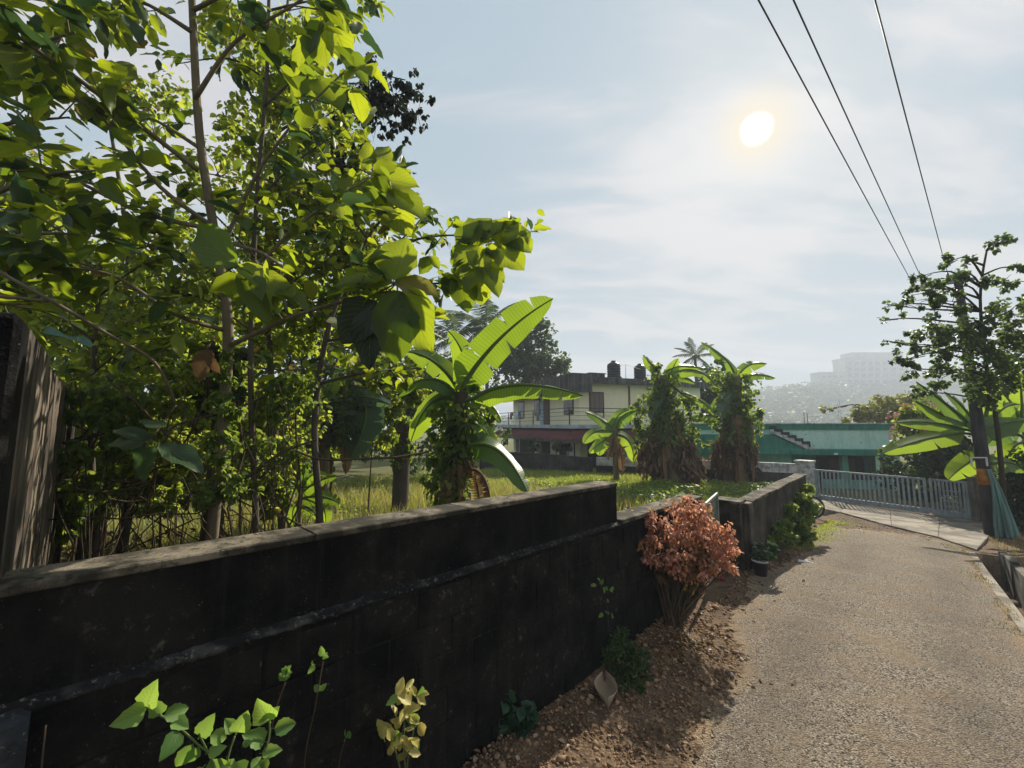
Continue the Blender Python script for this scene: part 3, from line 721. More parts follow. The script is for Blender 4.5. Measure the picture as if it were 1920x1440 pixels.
# washing on the railing
for (v, w, h, c_, lab, cat) in ((6.9, .55, .62, (.35, .48, .58), 'pale blue cloth hanging on the balcony railing of the yellow house', 'cloth'), (3.1, .45, .70, (.16, .16, .165), 'dark grey cloth hanging on the balcony railing of the yellow house', 'cloth'), (8.1, .5, .55, (.22, .12, .13), 'dull maroon cloth hanging on the balcony railing of the yellow house', 'cloth')):
    V = []; F = []; n = 14
    for i in range(n + 1):
        vv = v - w / 2 + w * i / n; du = .03 * math.sin(i * 1.3)
        for (uu, zz) in ((-1.225 + du * .3, SLAB + 1.06 - h * .5), (-1.225, SLAB + 1.075), (-1.295, SLAB + 1.075), (-1.31 + du * .5, SLAB + 1.06 - h * .5), (-1.315 + du, SLAB + 1.06 - h)):
            V.append(tuple(hw(uu, vv, zz)))
    for i in range(n):
        for j in range(4): F.append((i * 5 + j, i * 5 + j + 1, (i + 1) * 5 + j + 1, (i + 1) * 5 + j))
    tag(put('hanging_cloth', np_mesh('hanging_cloth', V, F), plain('cloth_' + lab.split()[1], c_, .9)), lab, cat, 'washing on the balcony')
# roof tanks
M_TANK = plain('black_tank_plastic', (.022, .026, .032), .45, .4)
for (px, dy, r, h, lab) in ((1151, 1.2, .42, 1.05, 'larger black ribbed water tank on the roof of the yellow house'), (1200, 1.6, .38, .92, 'smaller black ribbed water tank on the roof, farther right')):
    q = P(px, 700, 24.6 + dy); z0 = TOPW + .12; e = empty('water_tank', (q.x, q.y, z0), lab, 'water tank', 'roof water tanks')
    MB().box((q.x, q.y, z0 + .2), (.8, .8, .4)).build('plinth', M_FASCIA, e)
    prof = [(r, .4), (r, .42)]
    for k in range(5):
        zz = .42 + h * .78 * k / 5; prof += [(r * 1.03, zz + .02), (r * 1.03, zz + .07), (r * .97, zz + .09), (r * .97, zz + h * .78 / 5 - .01)]
    prof += [(r * .95, .42 + h * .8), (r * .5, .42 + h * .93), (r * .32, .42 + h * .95)]
    MB().lathe((q.x, q.y, z0), prof, 24).build('barrel', M_TANK, e)
    MB().lathe((q.x, q.y, z0), [(r * .36, .40 + h * .95), (r * .36, .42 + h * 1.02), (r * .2, .42 + h * 1.04)], 18).build('lid', M_TANK, e)
q = P(1173, 690, 25.6); pp = empty('roof_pipe', (q.x, q.y, TOPW + .12), 'thin white pipe frame standing between the roof tanks', 'pipe')
MB().tube([(q.x, q.y, TOPW + .12), (q.x, q.y, TOPW + 1.35)], .02, 6).build('riser', M_WHITE, pp)
MB().tube([(q.x - .6, q.y, TOPW + 1.25), (q.x, q.y, TOPW + 1.33), (q.x + 1.0, q.y + .1, TOPW + 1.05)], .012, 5).build('hose', M_WHITE, pp)
q = P(1112, 690, 25.5); e = empty('roof_hatch', (q.x, q.y, TOPW + .12), 'low grey concrete hatch on the roof corner of the yellow house', 'hatch')
MB().box((q.x, q.y, TOPW + .40), (1.1, 1.0, .56), HA).build('box', M_FASCIA, e, .01); MB().box((q.x, q.y, TOPW + .70), (1.25, 1.1, .05), HA).build('lid', M_FASCIA, e, .01)

# ================================================================== green single storey house
M_GREEN = weather('mint_wall', (.20, .52, .42), (.11, .34, .27), .3, .4, None, 0, .7, .8, .12)
M_GREEND = weather('deep_green_band', (.045, .26, .20), (.022, .14, .11), .4, .5, (.25, .30, .27), .08, 1.0, .75, .15)
M_MINT = weather('pale_mint_parapet', (.56, .82, .74), (.38, .62, .55), .25, .65, (.06, .10, .09), .22, .9, .8, .12)
g1 = P(1674, 793, 20.0); g0 = P(1395, 793, 21.4)
gv = Vector((g1.x - g0.x, g1.y - g0.y, 0)); GLN = gv.length; GA = math.atan2(gv.y, gv.x)
gh = empty('green_house', (g0.x, g0.y, -2.4), 'single storey green house with pale mint parapet and outside stairs behind the gate', 'house', rz=GA)
GZ = 2.4
def gb_(u0, u1, v0, v1, z0, z1, name, mat, parent=gh, bv=0.0):
    return MB().box(((u0 + u1) / 2, (v0 + v1) / 2, (z0 + z1) / 2 + GZ), (u1 - u0, v1 - v0, z1 - z0)).build(name, mat, parent, bv, True)
def gu(px, v=0.0):                                          # local u of a pixel column on the facade plane
    r = ray(px, 830); n = Vector((-math.sin(GA), math.cos(GA), 0)); o = Vector((g0.x, g0.y, 0)) + n * v
    t = (o - CAM).dot(n) / r.dot(n); q = CAM + r * t; return (q - Vector((g0.x, g0.y, q.z))).dot(Vector((math.cos(GA), math.sin(GA), 0)))
def gz(px, py):
    r = ray(px, py); n = Vector((-math.sin(GA), math.cos(GA), 0)); t = (Vector((g0.x, g0.y, 0)) - CAM).dot(n) / r.dot(n); return (CAM + r * t).z
zT = gz(1600, 793); zB1 = gz(1600, 806); zP = gz(1600, 842); zS = gz(1600, 853)
U1 = GLN
gb_(-3, U1, .0, .14, zP, zB1, 'parapet', M_MINT)
gb_(-3, U1 + .04, -.05, .20, zB1, zT - .06, 'top_band', M_GREEND)
gb_(-3, U1 + .06, -.08, .22, zT - .06, zT, 'coping', M_WHITEW, bv=.008)
gb_(U1 - .14, U1, .20, 7.5, zP, zT - .08, 'side_parapet', M_WHITEW)
gb_(-3, U1 + .15, -.55, 7.5, zS, zP, 'roof_slab', M_GREEND, bv=.01)
gb_(-3, gu(1482), .0, .2, -2.4, zS, 'wall', M_GREEN)
gb_(gu(1482), gu(1530), .12, .3, -2.4, zS, 'wall', M_GREEND)
gb_(gu(1530), U1, 2.2, 2.4, -2.4, zS, 'back_wall', M_SHADEIN)  # veranda back wall, its deep shade put into the dark colour
gb_(-3, U1, 7.2, 7.4, -2.4, zS, 'rear_wall', M_GREEND)
gb_(U1 - .2, U1, 1.2, 7.2, -2.4, zS, 'end_wall', M_MINT)
gb_(gu(1530) - .1, gu(1530), .3, 2.2, -2.4, zS, 'side_wall', M_GREEN)
for (a, b, v) in ((1578, 1590, .25), (1655, 1671, -.35)): gb_(gu(a), gu(b), v - .15, v + .15, -2.4, zS, 'pillar', M_GREEN if v > 0 else M_MINT, bv=.01)
gb_(gu(1530), U1 - .1, -.3, -.2, -2.4, -1.0, 'veranda_wall', M_GREEN)
gb_(-3, U1 + 1, -.6, 7.5, -2.6, -2.41, 'floor', M_CONC)
for (a, b) in ((1536, 1576), (1594, 1650)): gb_(gu(a), gu(b), 2.15, 2.195, -1.2, zS - .35, 'window', M_WOODF)
# outside stairs, steps falling to the right in front of the parapet
n = 6; x0, x1 = gu(1452, -.5), gu(1528, -.5); zt0, zt1 = gz(1460, 804), gz(1525, 839)
stair = gb_(x0 - .02, x0, -.52, -.1, zt0 - .15, zt0 - .02, 'stair', M_MINT)
M_STAIRDARK = weather('blackened_tread', (.045, .07, .065), (.015, .025, .024), .5, .3, None, 0, 2, .9, .2)
for i in range(n):
    a = x0 + (x1 - x0) * i / n; b = x0 + (x1 - x0) * (i + 1) / n; z = zt0 + (zt1 - zt0) * i / n; dz = (zt0 - zt1) / n
    zb_a = zt0 - .22 + (zt1 - zt0) * i / n
    m = MB(); zb0 = z - .24 - .02; zb1 = zb0 - dz
    Q = lambda u, v, zz: Vector((u, v, zz + GZ))
    m.hexa([Q(a, -.54, zb0), Q(b, -.54, zb1), Q(b, -.06, zb1), Q(a, -.06, zb0)], [Q(a, -.54, z - dz), Q(b, -.54, z - dz), Q(b, -.06, z - dz), Q(a, -.06, z - dz)])
    m.build('step', M_WHITEW, stair, 0, True)
    MB().box(((a + b) / 2, -.045, z - dz + .16 + GZ), (abs(b - a) * .98, .03, .30)).build('stained_riser', M_STAIRDARK, stair, 0, True)
# sloping wall under the stair, coloured dark for the shadow there
m = MB(); zz0 = gz(1435, 806); zl = gz(1435, 833)
m.hexa([Vector((-3, -.50, zS + GZ + .01)), Vector((x1, -.50, zS + GZ + .01)), Vector((x1, -.12, zS + GZ + .01)), Vector((-3, -.12, zS + GZ + .01))], [Vector((-3, -.50, zP + .9 + GZ)), Vector((x1, -.50, zP - .25 + GZ)), Vector((x1, -.12, zP - .25 + GZ)), Vector((-3, -.12, zP + .9 + GZ))]) if False else None
V = [(-2.9, -.45, zS + .02 + GZ), (x1 - .1, -.45, zS + .02 + GZ), (x1 - .1, -.45, zt1 - .20 + GZ), (x0, -.45, zt0 - .30 + GZ), (-2.9, -.45, zt0 - .30 + GZ)]
V += [(a, -.10, c_) for a, _, c_ in V]
me = bpy.data.meshes.new('shaded_stair_wall'); me.from_pydata(V, [], [(0, 1, 2, 3, 4), (9, 8, 7, 6, 5), (0, 5, 6, 1), (1, 6, 7, 2), (2, 7, 8, 3), (3, 8, 9, 4), (4, 9, 5, 0)]); me.update()
put('shaded_stair_wall', me, M_GREEND, gh, True)
MB().lathe((gu(1566, -.6), -.58, zS + .06 + GZ), [(.03, -.05), (.09, -.03), (.09, .03), (.05, .05)], 12).build('lamp', M_WHITE, gh, 0, True)
# things on the green roof
q = P(1573, 790, 23.5); e = empty('roof_vent_pipe', (q.x, q.y, .4), 'pair of thin white pipes rising above the green house roof', 'pipe')
for dx in (0, .12): MB().tube([(q.x + dx, q.y, .4), (q.x + dx, q.y, P(1573, 755 - dx * 30, 23.5).z)], .025, 6).build('pipe', M_WHITE, e)
for (px, tp, lab) in ((1508, 773, 'left of two thin dark rods on the green house roof'), (1514, 775, 'right of two thin dark rods on the green house roof')):
    q = P(px, 790, 23); e2 = tag(MB().tube([(q.x, q.y, .4), (q.x + .01, q.y, P(px, tp, 23).z)], .018, 5).build('reinforcing_rod', plain('rod_%d' % px, (.12, .12, .13), .7)), lab, 'rod', 'rods on the green roof')
a = P(1514, 781, 23); b = P(1573, 771, 23.4); pts = [a.lerp(b, i / 8) - Vector((0, 0, .10 * math.sin(math.pi * i / 8))) for i in range(9)]
tag(MB().tube(pts, .008, 4).build('washing_line', M_WIRE), 'slack thin line strung over the green house roof', 'line')

# ================================================================== far hill and its building
HY = 520.0
def m_hill():
    t = NT('hill_soil'); n = t.noise(t.pos(), .05, 5); return t.done(t.bsdf(t.mix(n, (.045, .07, .03), (.09, .11, .055)), .95, .1))
prof = [(900, 792), (1180, 785), (1400, 752), (1440, 735), (1500, 728), (1540, 722), (1600, 728), (1700, 720), (1790, 700), (1900, 690), (2100, 700), (2400, 760)]
def hill_y(px):
    for (a, ya), (b, yb) in zip(prof, prof[1:]):
        if a <= px <= b: return ya + (yb - ya) * (px - a) / (b - a)
    return 792
V = []; F = []; nx, ny = 60, 10
for i in range(nx + 1):
    px = 900 + 1500 * i / nx; top = P(px, hill_y(px) + 6, HY); bot = P(px, 820, HY * .55)
    for j in range(ny + 1):
        k = j / ny; q = bot.lerp(top, k); kz = sstep(0, 1, k)
        V.append((q.x, q.y, -2.3 + (top.z + 2.3) * kz - 1.5))
    q = P(px, hill_y(px) + 6, HY * 1.5); V.append((q.x, q.y, -4))
m_ = ny + 2
for i in range(nx):
    for j in range(m_ - 1): F.append((i * m_ + j, (i + 1) * m_ + j, (i + 1) * m_ + j + 1, i * m_ + j + 1))
tag(put('hill', np_mesh('hill', V, F), m_hill()), kind='structure')
HILLV = V
M_FARB = weather('far_pale_render', (.48, .46, .43), (.30, .29, .28), .4, .4, None, 0, .1, .9, .05)
fb_w0, fb_w1 = P(1586, 700, 512).x, P(1705, 700, 512).x
FBY = 512.0
fb = empty('hilltop_building', ((fb_w0 + fb_w1) / 2, FBY, P(1640, 735, FBY).z), 'pale blocky multi storey building on the hazy hill', 'building')
zb = P(1640, 775, FBY).z; z1 = P(1600, 672, FBY).z; z2 = P(1640, 660, FBY).z
MB().box(((fb_w0 + fb_w1) / 2, FBY + 10, (zb + z1) / 2), (fb_w1 - fb_w0, 20, z1 - zb)).build('block', M_FARB, fb)
xa, xb = P(1602, 700, FBY).x, P(1700, 700, FBY).x
MB().box(((xa + xb) / 2, FBY + 11, (z1 + z2) / 2 + .05), (xb - xa, 17, z2 - z1)).build('top_block', M_FARB, fb)
MB().box((fb_w0 + 12, FBY + 9, z1 + .4), (26, 22, .7)).build('roof_slab', M_FARB, fb)
xs = [1593, 1606, 1619, 1632, 1645, 1660, 1676, 1690]
for r, py in enumerate((681, 692, 703, 715, 727)):
    for i, px in enumerate(xs):
        q = P(px, py, FBY); f_ = MB().box((q.x, FBY, q.z), (5.2, .6, 3.8)).build('window', M_GLASS, fb)
        MB().box((q.x, FBY - .5, q.z - 2.3), (6.2, 1.5, .6)).build('sill', M_FARB, f_)
FBY = 504.0
xa = P(1536, 700, FBY).x; xb = P(1588, 700, FBY).x; zc = P(1560, 700, FBY).z
fb2 = empty('low_hilltop_building', ((xa + xb) / 2, FBY, zc - 12), 'lower pale annex left of the blocky building on the hazy hill', 'building')
MB().box(((xa + xb) / 2, FBY + 8, zc - 6), (xb - xa, 15, 14)).build('block', M_FARB, fb2)
MB().box(((xa + xb) / 2, FBY + 7.5, zc + 1.3), (xb - xa + 2, 17, .6)).build('roof_slab', M_FARB, fb2)
for px in (1545, 1556, 1567, 1578):
    q = P(px, 706, FBY); MB().box((q.x, FBY + .4, q.z), (3.4, .6, 2.6)).build('window', M_GLASS, fb2)

# ================================================================== plants: materials and builders
L_BIG = leafmat('broad_leaf', (.018, .042, .010), (.075, .125, .020), (.50, .58, .022), .52, 'object', .42, .4, (9, 7, .10), (.20, .16, .03), .015)
L_BIGI = leafmat('broad_leaf_small', (.018, .042, .010), (.080, .13, .022), (.52, .60, .024), .52, 'island', .45, .35, None, (.24, .17, .03), .03)
L_BIGDARK = leafmat('dark_broad_leaf', (.008, .022, .018), (.016, .035, .022), (.03, .06, .02), .25, 'object', .4, .4, (9, 7, .10))
L_SMALL = leafmat('small_leaf', (.028, .060, .014), (.095, .15, .030), (.60, .66, .06), .54, 'island', .5, .3, None, (.26, .20, .04), .03)
L_DARK = leafmat('dark_small_leaf', (.018, .034, .016), (.045, .070, .028), (.16, .24, .04), .38, 'island', .5, .3)
L_BLACKISH = leafmat('blackish_creeper_leaf', (.012, .018, .016), (.028, .036, .026), (.05, .08, .03), .2, 'island', .6, .2)
L_STREET = leafmat('street_leaf', (.026, .052, .024), (.065, .105, .042), (.24, .33, .07), .42, 'island', .45, .35)
L_FARG = leafmat('far_leaf', (.035, .060, .030), (.075, .105, .050), (.20, .28, .08), .35, 'island', .6, .2)
L_YEL = leafmat('yellowgreen_leaf', (.13, .15, .025), (.26, .25, .05), (.45, .42, .06), .4, 'island', .6, .2)
L_VINE = leafmat('vine_leaf', (.030, .065, .015), (.095, .155, .034), (.48, .58, .06), .46, 'island', .5, .3)
L_BAN = leafmat('banana_leaf', (.035, .090, .020), (.060, .135, .028), (.46, .64, .035), .52, 'object', .35, .45, (38, 0, .22))
L_BANG = leafmat('greyish_banana_leaf', (.055, .105, .075), (.085, .14, .10), (.20, .32, .10), .35, 'object', .35, .45, (40, 0, .16))
L_DRY = leafmat('dry_leaf', (.11, .068, .035), (.24, .155, .085), (.28, .15, .05), .25, 'object', .8, .15)
L_DRYI = leafmat('dry_bits', (.055, .036, .022), (.21, .14, .085), (.25, .14, .06), .25, 'island', .8, .15)
L_LITTER = leafmat('litter_leaf', (.10, .062, .036), (.42, .31, .21), (.3, .2, .1), .15, 'island', .8, .15)
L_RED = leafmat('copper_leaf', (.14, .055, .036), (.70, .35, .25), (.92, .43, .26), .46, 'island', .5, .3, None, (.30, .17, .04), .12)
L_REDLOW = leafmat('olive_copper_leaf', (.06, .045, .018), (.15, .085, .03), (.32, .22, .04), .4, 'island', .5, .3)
L_WEED = leafmat('weed_leaf', (.05, .14, .025), (.20, .34, .07), (.50, .72, .10), .45, 'object', .45, .35, (7, 6, .12))
L_YVAR = leafmat('yellow_variegated_leaf', (.30, .27, .06), (.50, .42, .12), (.62, .52, .12), .4, 'object', .45, .35, (7, 6, .12))
L_DKWEED = leafmat('dark_weed_leaf', (.016, .05, .026), (.035, .085, .042), (.06, .15, .05), .3, 'island', .45, .35)
L_GRASS = leafmat('grass_blade', (.10, .165, .026), (.29, .34, .065), (.56, .64, .07), .48, 'island', .6, .2, None, (.34, .27, .12), .12)
L_STRAWG = leafmat('rank_grass_blade', (.14, .14, .035), (.34, .31, .09), (.58, .54, .10), .45, 'island', .6, .2, None, (.30, .23, .11), .2)
L_STRAW = leafmat('straw_blade', (.20, .17, .06), (.36, .29, .13), (.42, .34, .10), .35, 'island', .7, .15)
L_FLOWER = leafmat('pink_flower', (.45, .12, .12), (.70, .30, .28), (.6, .2, .2), .3, 'island', .6, .2)
B_PALE = bark('pale_bark', (.055, .047, .032), (.24, .20, .135)); B_DARK = bark('dark_bark', (.022, .018, .013), (.085, .07, .05)); B_GREY = bark('grey_bark', (.035, .030, .024), (.13, .11, .085))
B_TWIG = bark('twig_brown', (.028, .021, .014), (.115, .085, .055), 2); B_GREEN = bark('green_stem', (.05, .085, .025), (.13, .18, .06), 1.5)
B_PSEUDO = bark('banana_stem', (.055, .050, .030), (.21, .18, .10), .8)

def unit(a): return a / np.maximum(np.linalg.norm(a, axis=1, keepdims=True), 1e-9)
def leaves_np(C, D, Nn, Ln, W, fold=.25, droop=.15):
    """leaves as six triangle fans: C base points, D axis, Nn rough normal, Ln length, W half width"""
    n = len(C); D = unit(D); Sd = unit(np.cross(D, Nn)); Nr = np.cross(Sd, D)
    Ln = Ln[:, None]; W = W[:, None]
    def pt(t, w, z): return C + D * Ln * t + Sd * W * w + Nr * (W * z) - np.array([0, 0, 1]) * (Ln * droop * t * t)
    pts = [pt(0, 0, 0), pt(.28, .85, fold), pt(.66, .80, fold), pt(1, 0, 0), pt(.66, -.80, fold), pt(.28, -.85, fold), pt(.47, 0, -.05)]
    V = np.stack(pts, 1).reshape(-1, 3); base = (np.arange(n) * 7)[:, None]
    fan = np.array([[6, 0, 1], [6, 1, 2], [6, 2, 3], [6, 3, 4], [6, 4, 5], [6, 5, 0]])
    F = (base[:, :, None] + fan[None]).reshape(-1, 3)
    return V, F
def quads_np(C, D, Nn, Ln, W):
    D = unit(D); Sd = unit(np.cross(D, Nn)); Ln = Ln[:, None]; W = W[:, None]; n = len(C)
    V = np.stack([C, C + D * Ln * .5 + Sd * W, C + D * Ln, C + D * Ln * .5 - Sd * W], 1).reshape(-1, 3)
    return V, (np.arange(n) * 4)[:, None] + np.arange(4)[None]
def cloud(clumps, n_per, shell=.5):
    """points in ellipsoid clumps [(centre, radii)], denser towards the skin, with the outward direction"""
    Cs = []; Os = []
    for (c, r), n in zip(clumps, n_per):
        d = unit(NR.normal(size=(n, 3))); rad = shell + (1 - shell) * NR.random(n) ** .6; rad *= NR.choice([1, 1, 1, .7, 1.12], n)
        Cs.append(np.array(c) + d * np.array(r) * rad[:, None]); Os.append(d)
    return np.concatenate(Cs), np.concatenate(Os)
def foliage(name, clumps, n, size, mat, parent, droop=.5, aspect=.42, shell=.45, sub=True, simple=False, label=None):
    """a crown: every clump is broken into smaller sprays so that its outline stays ragged"""
    cl = [(np.array(c, float), np.array(r if hasattr(r, '__len__') else (r, r, r), float)) for c, r in clumps]
    vol = np.array([np.prod(r) ** (2 / 3) for _, r in cl]); num = np.maximum(6, (n * vol / vol.sum()).astype(int))
    fine = []; cnt = []
    for (c, r), k in zip(cl, num):
        m = max(4, min(60, k // 22))
        if not sub: fine.append((c, r)); cnt.append(k); continue
        d = unit(NR.normal(size=(m, 3))); rr = .35 + .65 * NR.random(m) ** .5
        for q, ra in zip(d, rr): fine.append((c + q * r * ra, r * NR.uniform(.16, .34))); cnt.append(max(3, int(k / m)))
    C, O = cloud(fine, cnt, shell if not sub else .2)
    N = len(C); D = O * .6 + NR.normal(size=(N, 3)) * .6 + np.array([0, 0, -droop]); Nn = NR.normal(size=(N, 3)) * .75 + np.array([0, 0, 1.0])
    Ln = size * NR.uniform(.55, 1.25, N)
    V, F = (quads_np(C, D, Nn, Ln, Ln * aspect) if simple else leaves_np(C, D, Nn, Ln, Ln * aspect))
    o = put(name, np_mesh(name, V, F, smooth=not simple), mat, parent)
    if label: o['label'] = label
    return o
def limbs_to(trunk_pts, clumps, r0, mb, n=6):
    tp = [Vector(p) for p in trunk_pts]
    for c, r in clumps:
        c = Vector(c); best = min(range(len(tp)), key=lambda i: (tp[i] - c).length + (2.0 if tp[i].z > c.z else 0)); a = tp[best]
        L = (c - a).length
        if L < .05: continue
        mid = a.lerp(c, .5) + Vector((rnd.uniform(-.1, .1) * L, rnd.uniform(-.1, .1) * L, rnd.uniform(.0, .16) * L))
        rr = r0 * .45; mb.tube(smooth_path([a, mid, c], 4), [rr * (1 - .8 * i / 8) for i in range(9)], n, False)
        R = max(r) if hasattr(r, '__len__') else r
        for _ in range(4):
            e = c + Vector((rnd.gauss(0, 1), rnd.gauss(0, 1), rnd.gauss(0, 1))).normalized() * R * .8; mb.tube([mid.lerp(c, rnd.uniform(.3, 1)), c.lerp(e, .55), e], [rr * .35, rr * .22, rr * .08], 4, False)
def pxcl(lst):
    """clumps from pixels: (px, py, depth, radius in px[, vertical factor])"""
    out = []
    for it in lst:
        px, py, Y, r = it[:4]; k = Y / FPX * r; v = it[4] if len(it) > 4 else 1.0; out.append((tuple(P(px, py, Y)), (k, k * .8, k * v)))
    return out
def tree(name, label, trunk_px, r0, clumps, n, size, mat, bk, cat='tree', group=None, ground_base=True, droop=.5, simple=False, limbs=True, taper=.3, aspect=.42, extra=None):
    tp = [P(*q) for q in trunk_px]
    if ground_base: b = tp[0].copy(); b.z = ground(b.x, b.y) - .08; tp = [b] + [q for q in tp if q.z > b.z + .15]
    e = empty(name, tp[0], label, cat, group); path = smooth_path(tp, 5); m = MB(); k = len(path)
    m.tube(path, [r0 * (1 - (1 - taper) * i / (k - 1)) * (1.25 if i == 0 else 1) for i in range(k)], 9); 
    m.build('trunk', bk, e)
    cl = pxcl(clumps)
    if limbs:
        lm = MB(); limbs_to(path, cl, r0, lm)
        if lm.v: lm.build('limbs', bk, e)['kind'] = 'stuff'
    foliage('crown', cl, n, size, mat, e, droop, aspect, simple=simple)
    return e

# ---- one broad leaf blade (several outlines), shared by every leaf object
def blade(kind, seed):
    r = random.Random(seed); rows = 9; cols = (-1, -.7, -.35, 0, .35, .7, 1); V = []; UV = []; F = []
    ratio, pk, cup, dr = {'ovate': (.30, .85, .10, .18), 'round': (.42, .80, .14, .10), 'long': (.23, .95, .08, .30), 'heart': (.40, .62, .06, .12), 'broad': (.37, .70, .12, .20)}[kind]
    for i in range(rows + 1):
        t = i / rows; w = ratio * max(.0, math.sin(math.pi * (t ** pk))) ** .75 * (1 - .12 * t)
        if kind == 'heart': w = ratio * (1 - t) ** .75 * min(1, (t + .12) * 3.2)
        if i == 0: w = ratio * (.10 if kind != 'heart' else .5)
        w *= 1 + r.uniform(-.09, .09)
        for c in cols:
            x = c * w; y = t - (.10 * (1 - t) ** 3 * abs(c) if kind == 'heart' else 0)
            z = cup * abs(c) ** 1.5 * w / ratio - dr * t * t + (.035 if kind != 'broad' else .012) * math.sin(t * 10 + c * 2 + seed) * abs(c) ** 2 + r.uniform(-.006, .006)
            V.append((x, y, z)); UV.append((.5 + .5 * c, t))
    n = len(cols)
    for i in range(rows):
        for j in range(n - 1): F.append((i * n + j, i * n + j + 1, (i + 1) * n + j + 1, (i + 1) * n + j))
    b = len(V); V += [(-.012, -.16, .02), (.012, -.16, .02), (.010, .02, 0), (-.010, .02, 0)]; UV += [(.5, 0)] * 4; F.append((b, b + 1, b + 2, b + 3))
    return V, F, UV
def blade_set(prefix, kinds, mat, per=3):
    out = []
    for k in kinds:
        for s in range(per):
            V, F, UV = blade(k, s * 5 + len(k)); me = np_mesh(prefix + '_blade', V, F, UV); me.materials.append(mat); out.append(me)
    return out
BL_MAIN = blade_set('broad', ('ovate', 'ovate', 'round'), L_BIG); BL_ROUND = blade_set('round', ('round', 'round'), L_BIG); BL_DARK = blade_set('dark', ('ovate', 'round'), L_BIGDARK)
L_MIDG = leafmat('mid_green_leaf', (.030, .065, .028), (.055, .10, .045), (.10, .19, .05), .35, 'object', .4, .4, (9, 7, .10))
BL_DARKG = blade_set('midgreen', ('ovate', 'heart'), L_MIDG, 2)
BL_WEED = blade_set('weed', ('broad', 'broad'), L_WEED, 2); BL_YV = blade_set('variegated', ('ovate', 'long'), L_YVAR, 2); BL_LONG = blade_set('long', ('long', 'ovate'), L_BIG, 2); BL_DRY = blade_set('dry', ('ovate',), L_DRY, 2)
def leaf(parent, pos, d, n, size, meshes, name='leaf'):
    d = Vector(d).normalized(); n = Vector(n); x = d.cross(n)
    if x.length < 1e-4: x = d.orthogonal()
    x.normalize(); z = x.cross(d)
    M = Matrix(((x.x, d.x, z.x, pos[0]), (x.y, d.y, z.y, pos[1]), (x.z, d.z, z.z, pos[2]), (0, 0, 0, 1))) @ Matrix.Diagonal((size * rnd.uniform(.85, 1.15), size, size, 1))
    o = bpy.data.objects.new(name, rnd.choice(meshes)); COL.objects.link(o); o.parent = parent; o.matrix_parent_inverse = parent.matrix_basis.inverted(); o.matrix_basis = M
    return o
def leafy_tree(name, label, trunk_px, r0, branches, size, total, bk, meshes=None, cat='tree', group=None, trunk_from_ground=True, twigs=5, spread=.35, extra=300):
    meshes = meshes or BL_MAIN
    tp = [P(*q) for q in trunk_px]
    if trunk_from_ground: b = tp[0].copy(); b.z = ground(b.x, b.y) - .05; tp = [b] + [q for q in tp if q.z > b.z + .2]
    e = empty(name, tp[0], label, cat, group); path = smooth_path(tp, 5); k = len(path)
    MB().tube(path, [r0 * (1 - .55 * i / (k - 1)) for i in range(k)], 9).build('trunk', bk, e)
    spots = []; tw = MB()
    for br in branches:
        wt = 1.0
        if isinstance(br[0], (int, float)): wt, br = br[0], br[1]
        pp = smooth_path([P(*q) for q in br], 5); kk = len(pp)
        MB().tube(pp, [r0 * .42 * (1 - .75 * i / (kk - 1)) for i in range(kk)], 6).build('branch', bk, e)
        nt = max(1, int(twigs * wt))
        for j in range(nt):
            i = int((.25 + .75 * (j + rnd.random()) / nt) * (kk - 1)); i = min(i, kk - 1); a = pp[i]
            t = (pp[min(i + 1, kk - 1)] - pp[max(i - 1, 0)]).normalized()
            dv = (t * .5 + Vector((rnd.gauss(0, .7), rnd.gauss(0, .5), rnd.gauss(.15, .6)))).normalized()
            L = spread * rnd.uniform(.4, 1.2); ee = a + dv * L + Vector((0, 0, -.06 * L)); mid = a.lerp(ee, .5) + Vector((0, 0, .06 * L))
            tw.tube([a, mid, ee], [r0 * .11, r0 * .08, r0 * .04], 4, False); spots.append((a, mid, ee, dv))
    tw.build('twigs', bk, e)['kind'] = 'stuff'
    C = []; D = []
    for _ in range(extra):
        a, mid, ee, dv = rnd.choice(spots); u = rnd.random(); q = a.lerp(ee, .25 + .85 * u) + Vector((rnd.gauss(0, .10), rnd.gauss(0, .10), rnd.gauss(-.02, .10)))
        C.append(tuple(q)); D.append(tuple(dv * .5 + Vector((rnd.gauss(0, .6), rnd.gauss(0, .6), rnd.gauss(-.35, .4)))))
    if extra:
        C = np.array(C); Ln = size * .72 * NR.uniform(.5, 1.15, extra); V, F = leaves_np(C, np.array(D), NR.normal(size=C.shape) * .45 + np.array([0, -.25, 1.0]), Ln, Ln * .34, .2, .2)
        put('small_leaves', np_mesh('small_leaves', V, F), L_BIGI, e)['kind'] = 'stuff'
    rnd.shuffle(spots); per = total / max(1, len(spots))
    acc = 0.0; made = 0
    for (a, mid, ee, dv) in spots:
        acc += per
        while acc >= 1 and made < 300:
            acc -= 1; made += 1; u = rnd.choice((1, 1, .95, .6, .3)); q = mid.lerp(ee, (u - .5) * 2) if u > .5 else a.lerp(mid, u * 2)
            d = (dv * .7 + Vector((rnd.gauss(0, .6), rnd.gauss(0, .6), rnd.gauss(-.30, .4)))); nrm = Vector((rnd.gauss(0, .45), rnd.gauss(-.25, .45), 1))
            sz = size * rnd.uniform(.6, 1.2); d.normalize(); leaf(e, q + d * .12 * sz, d, nrm, sz, meshes if rnd.random() < .68 else BL_DARKG)
    return e

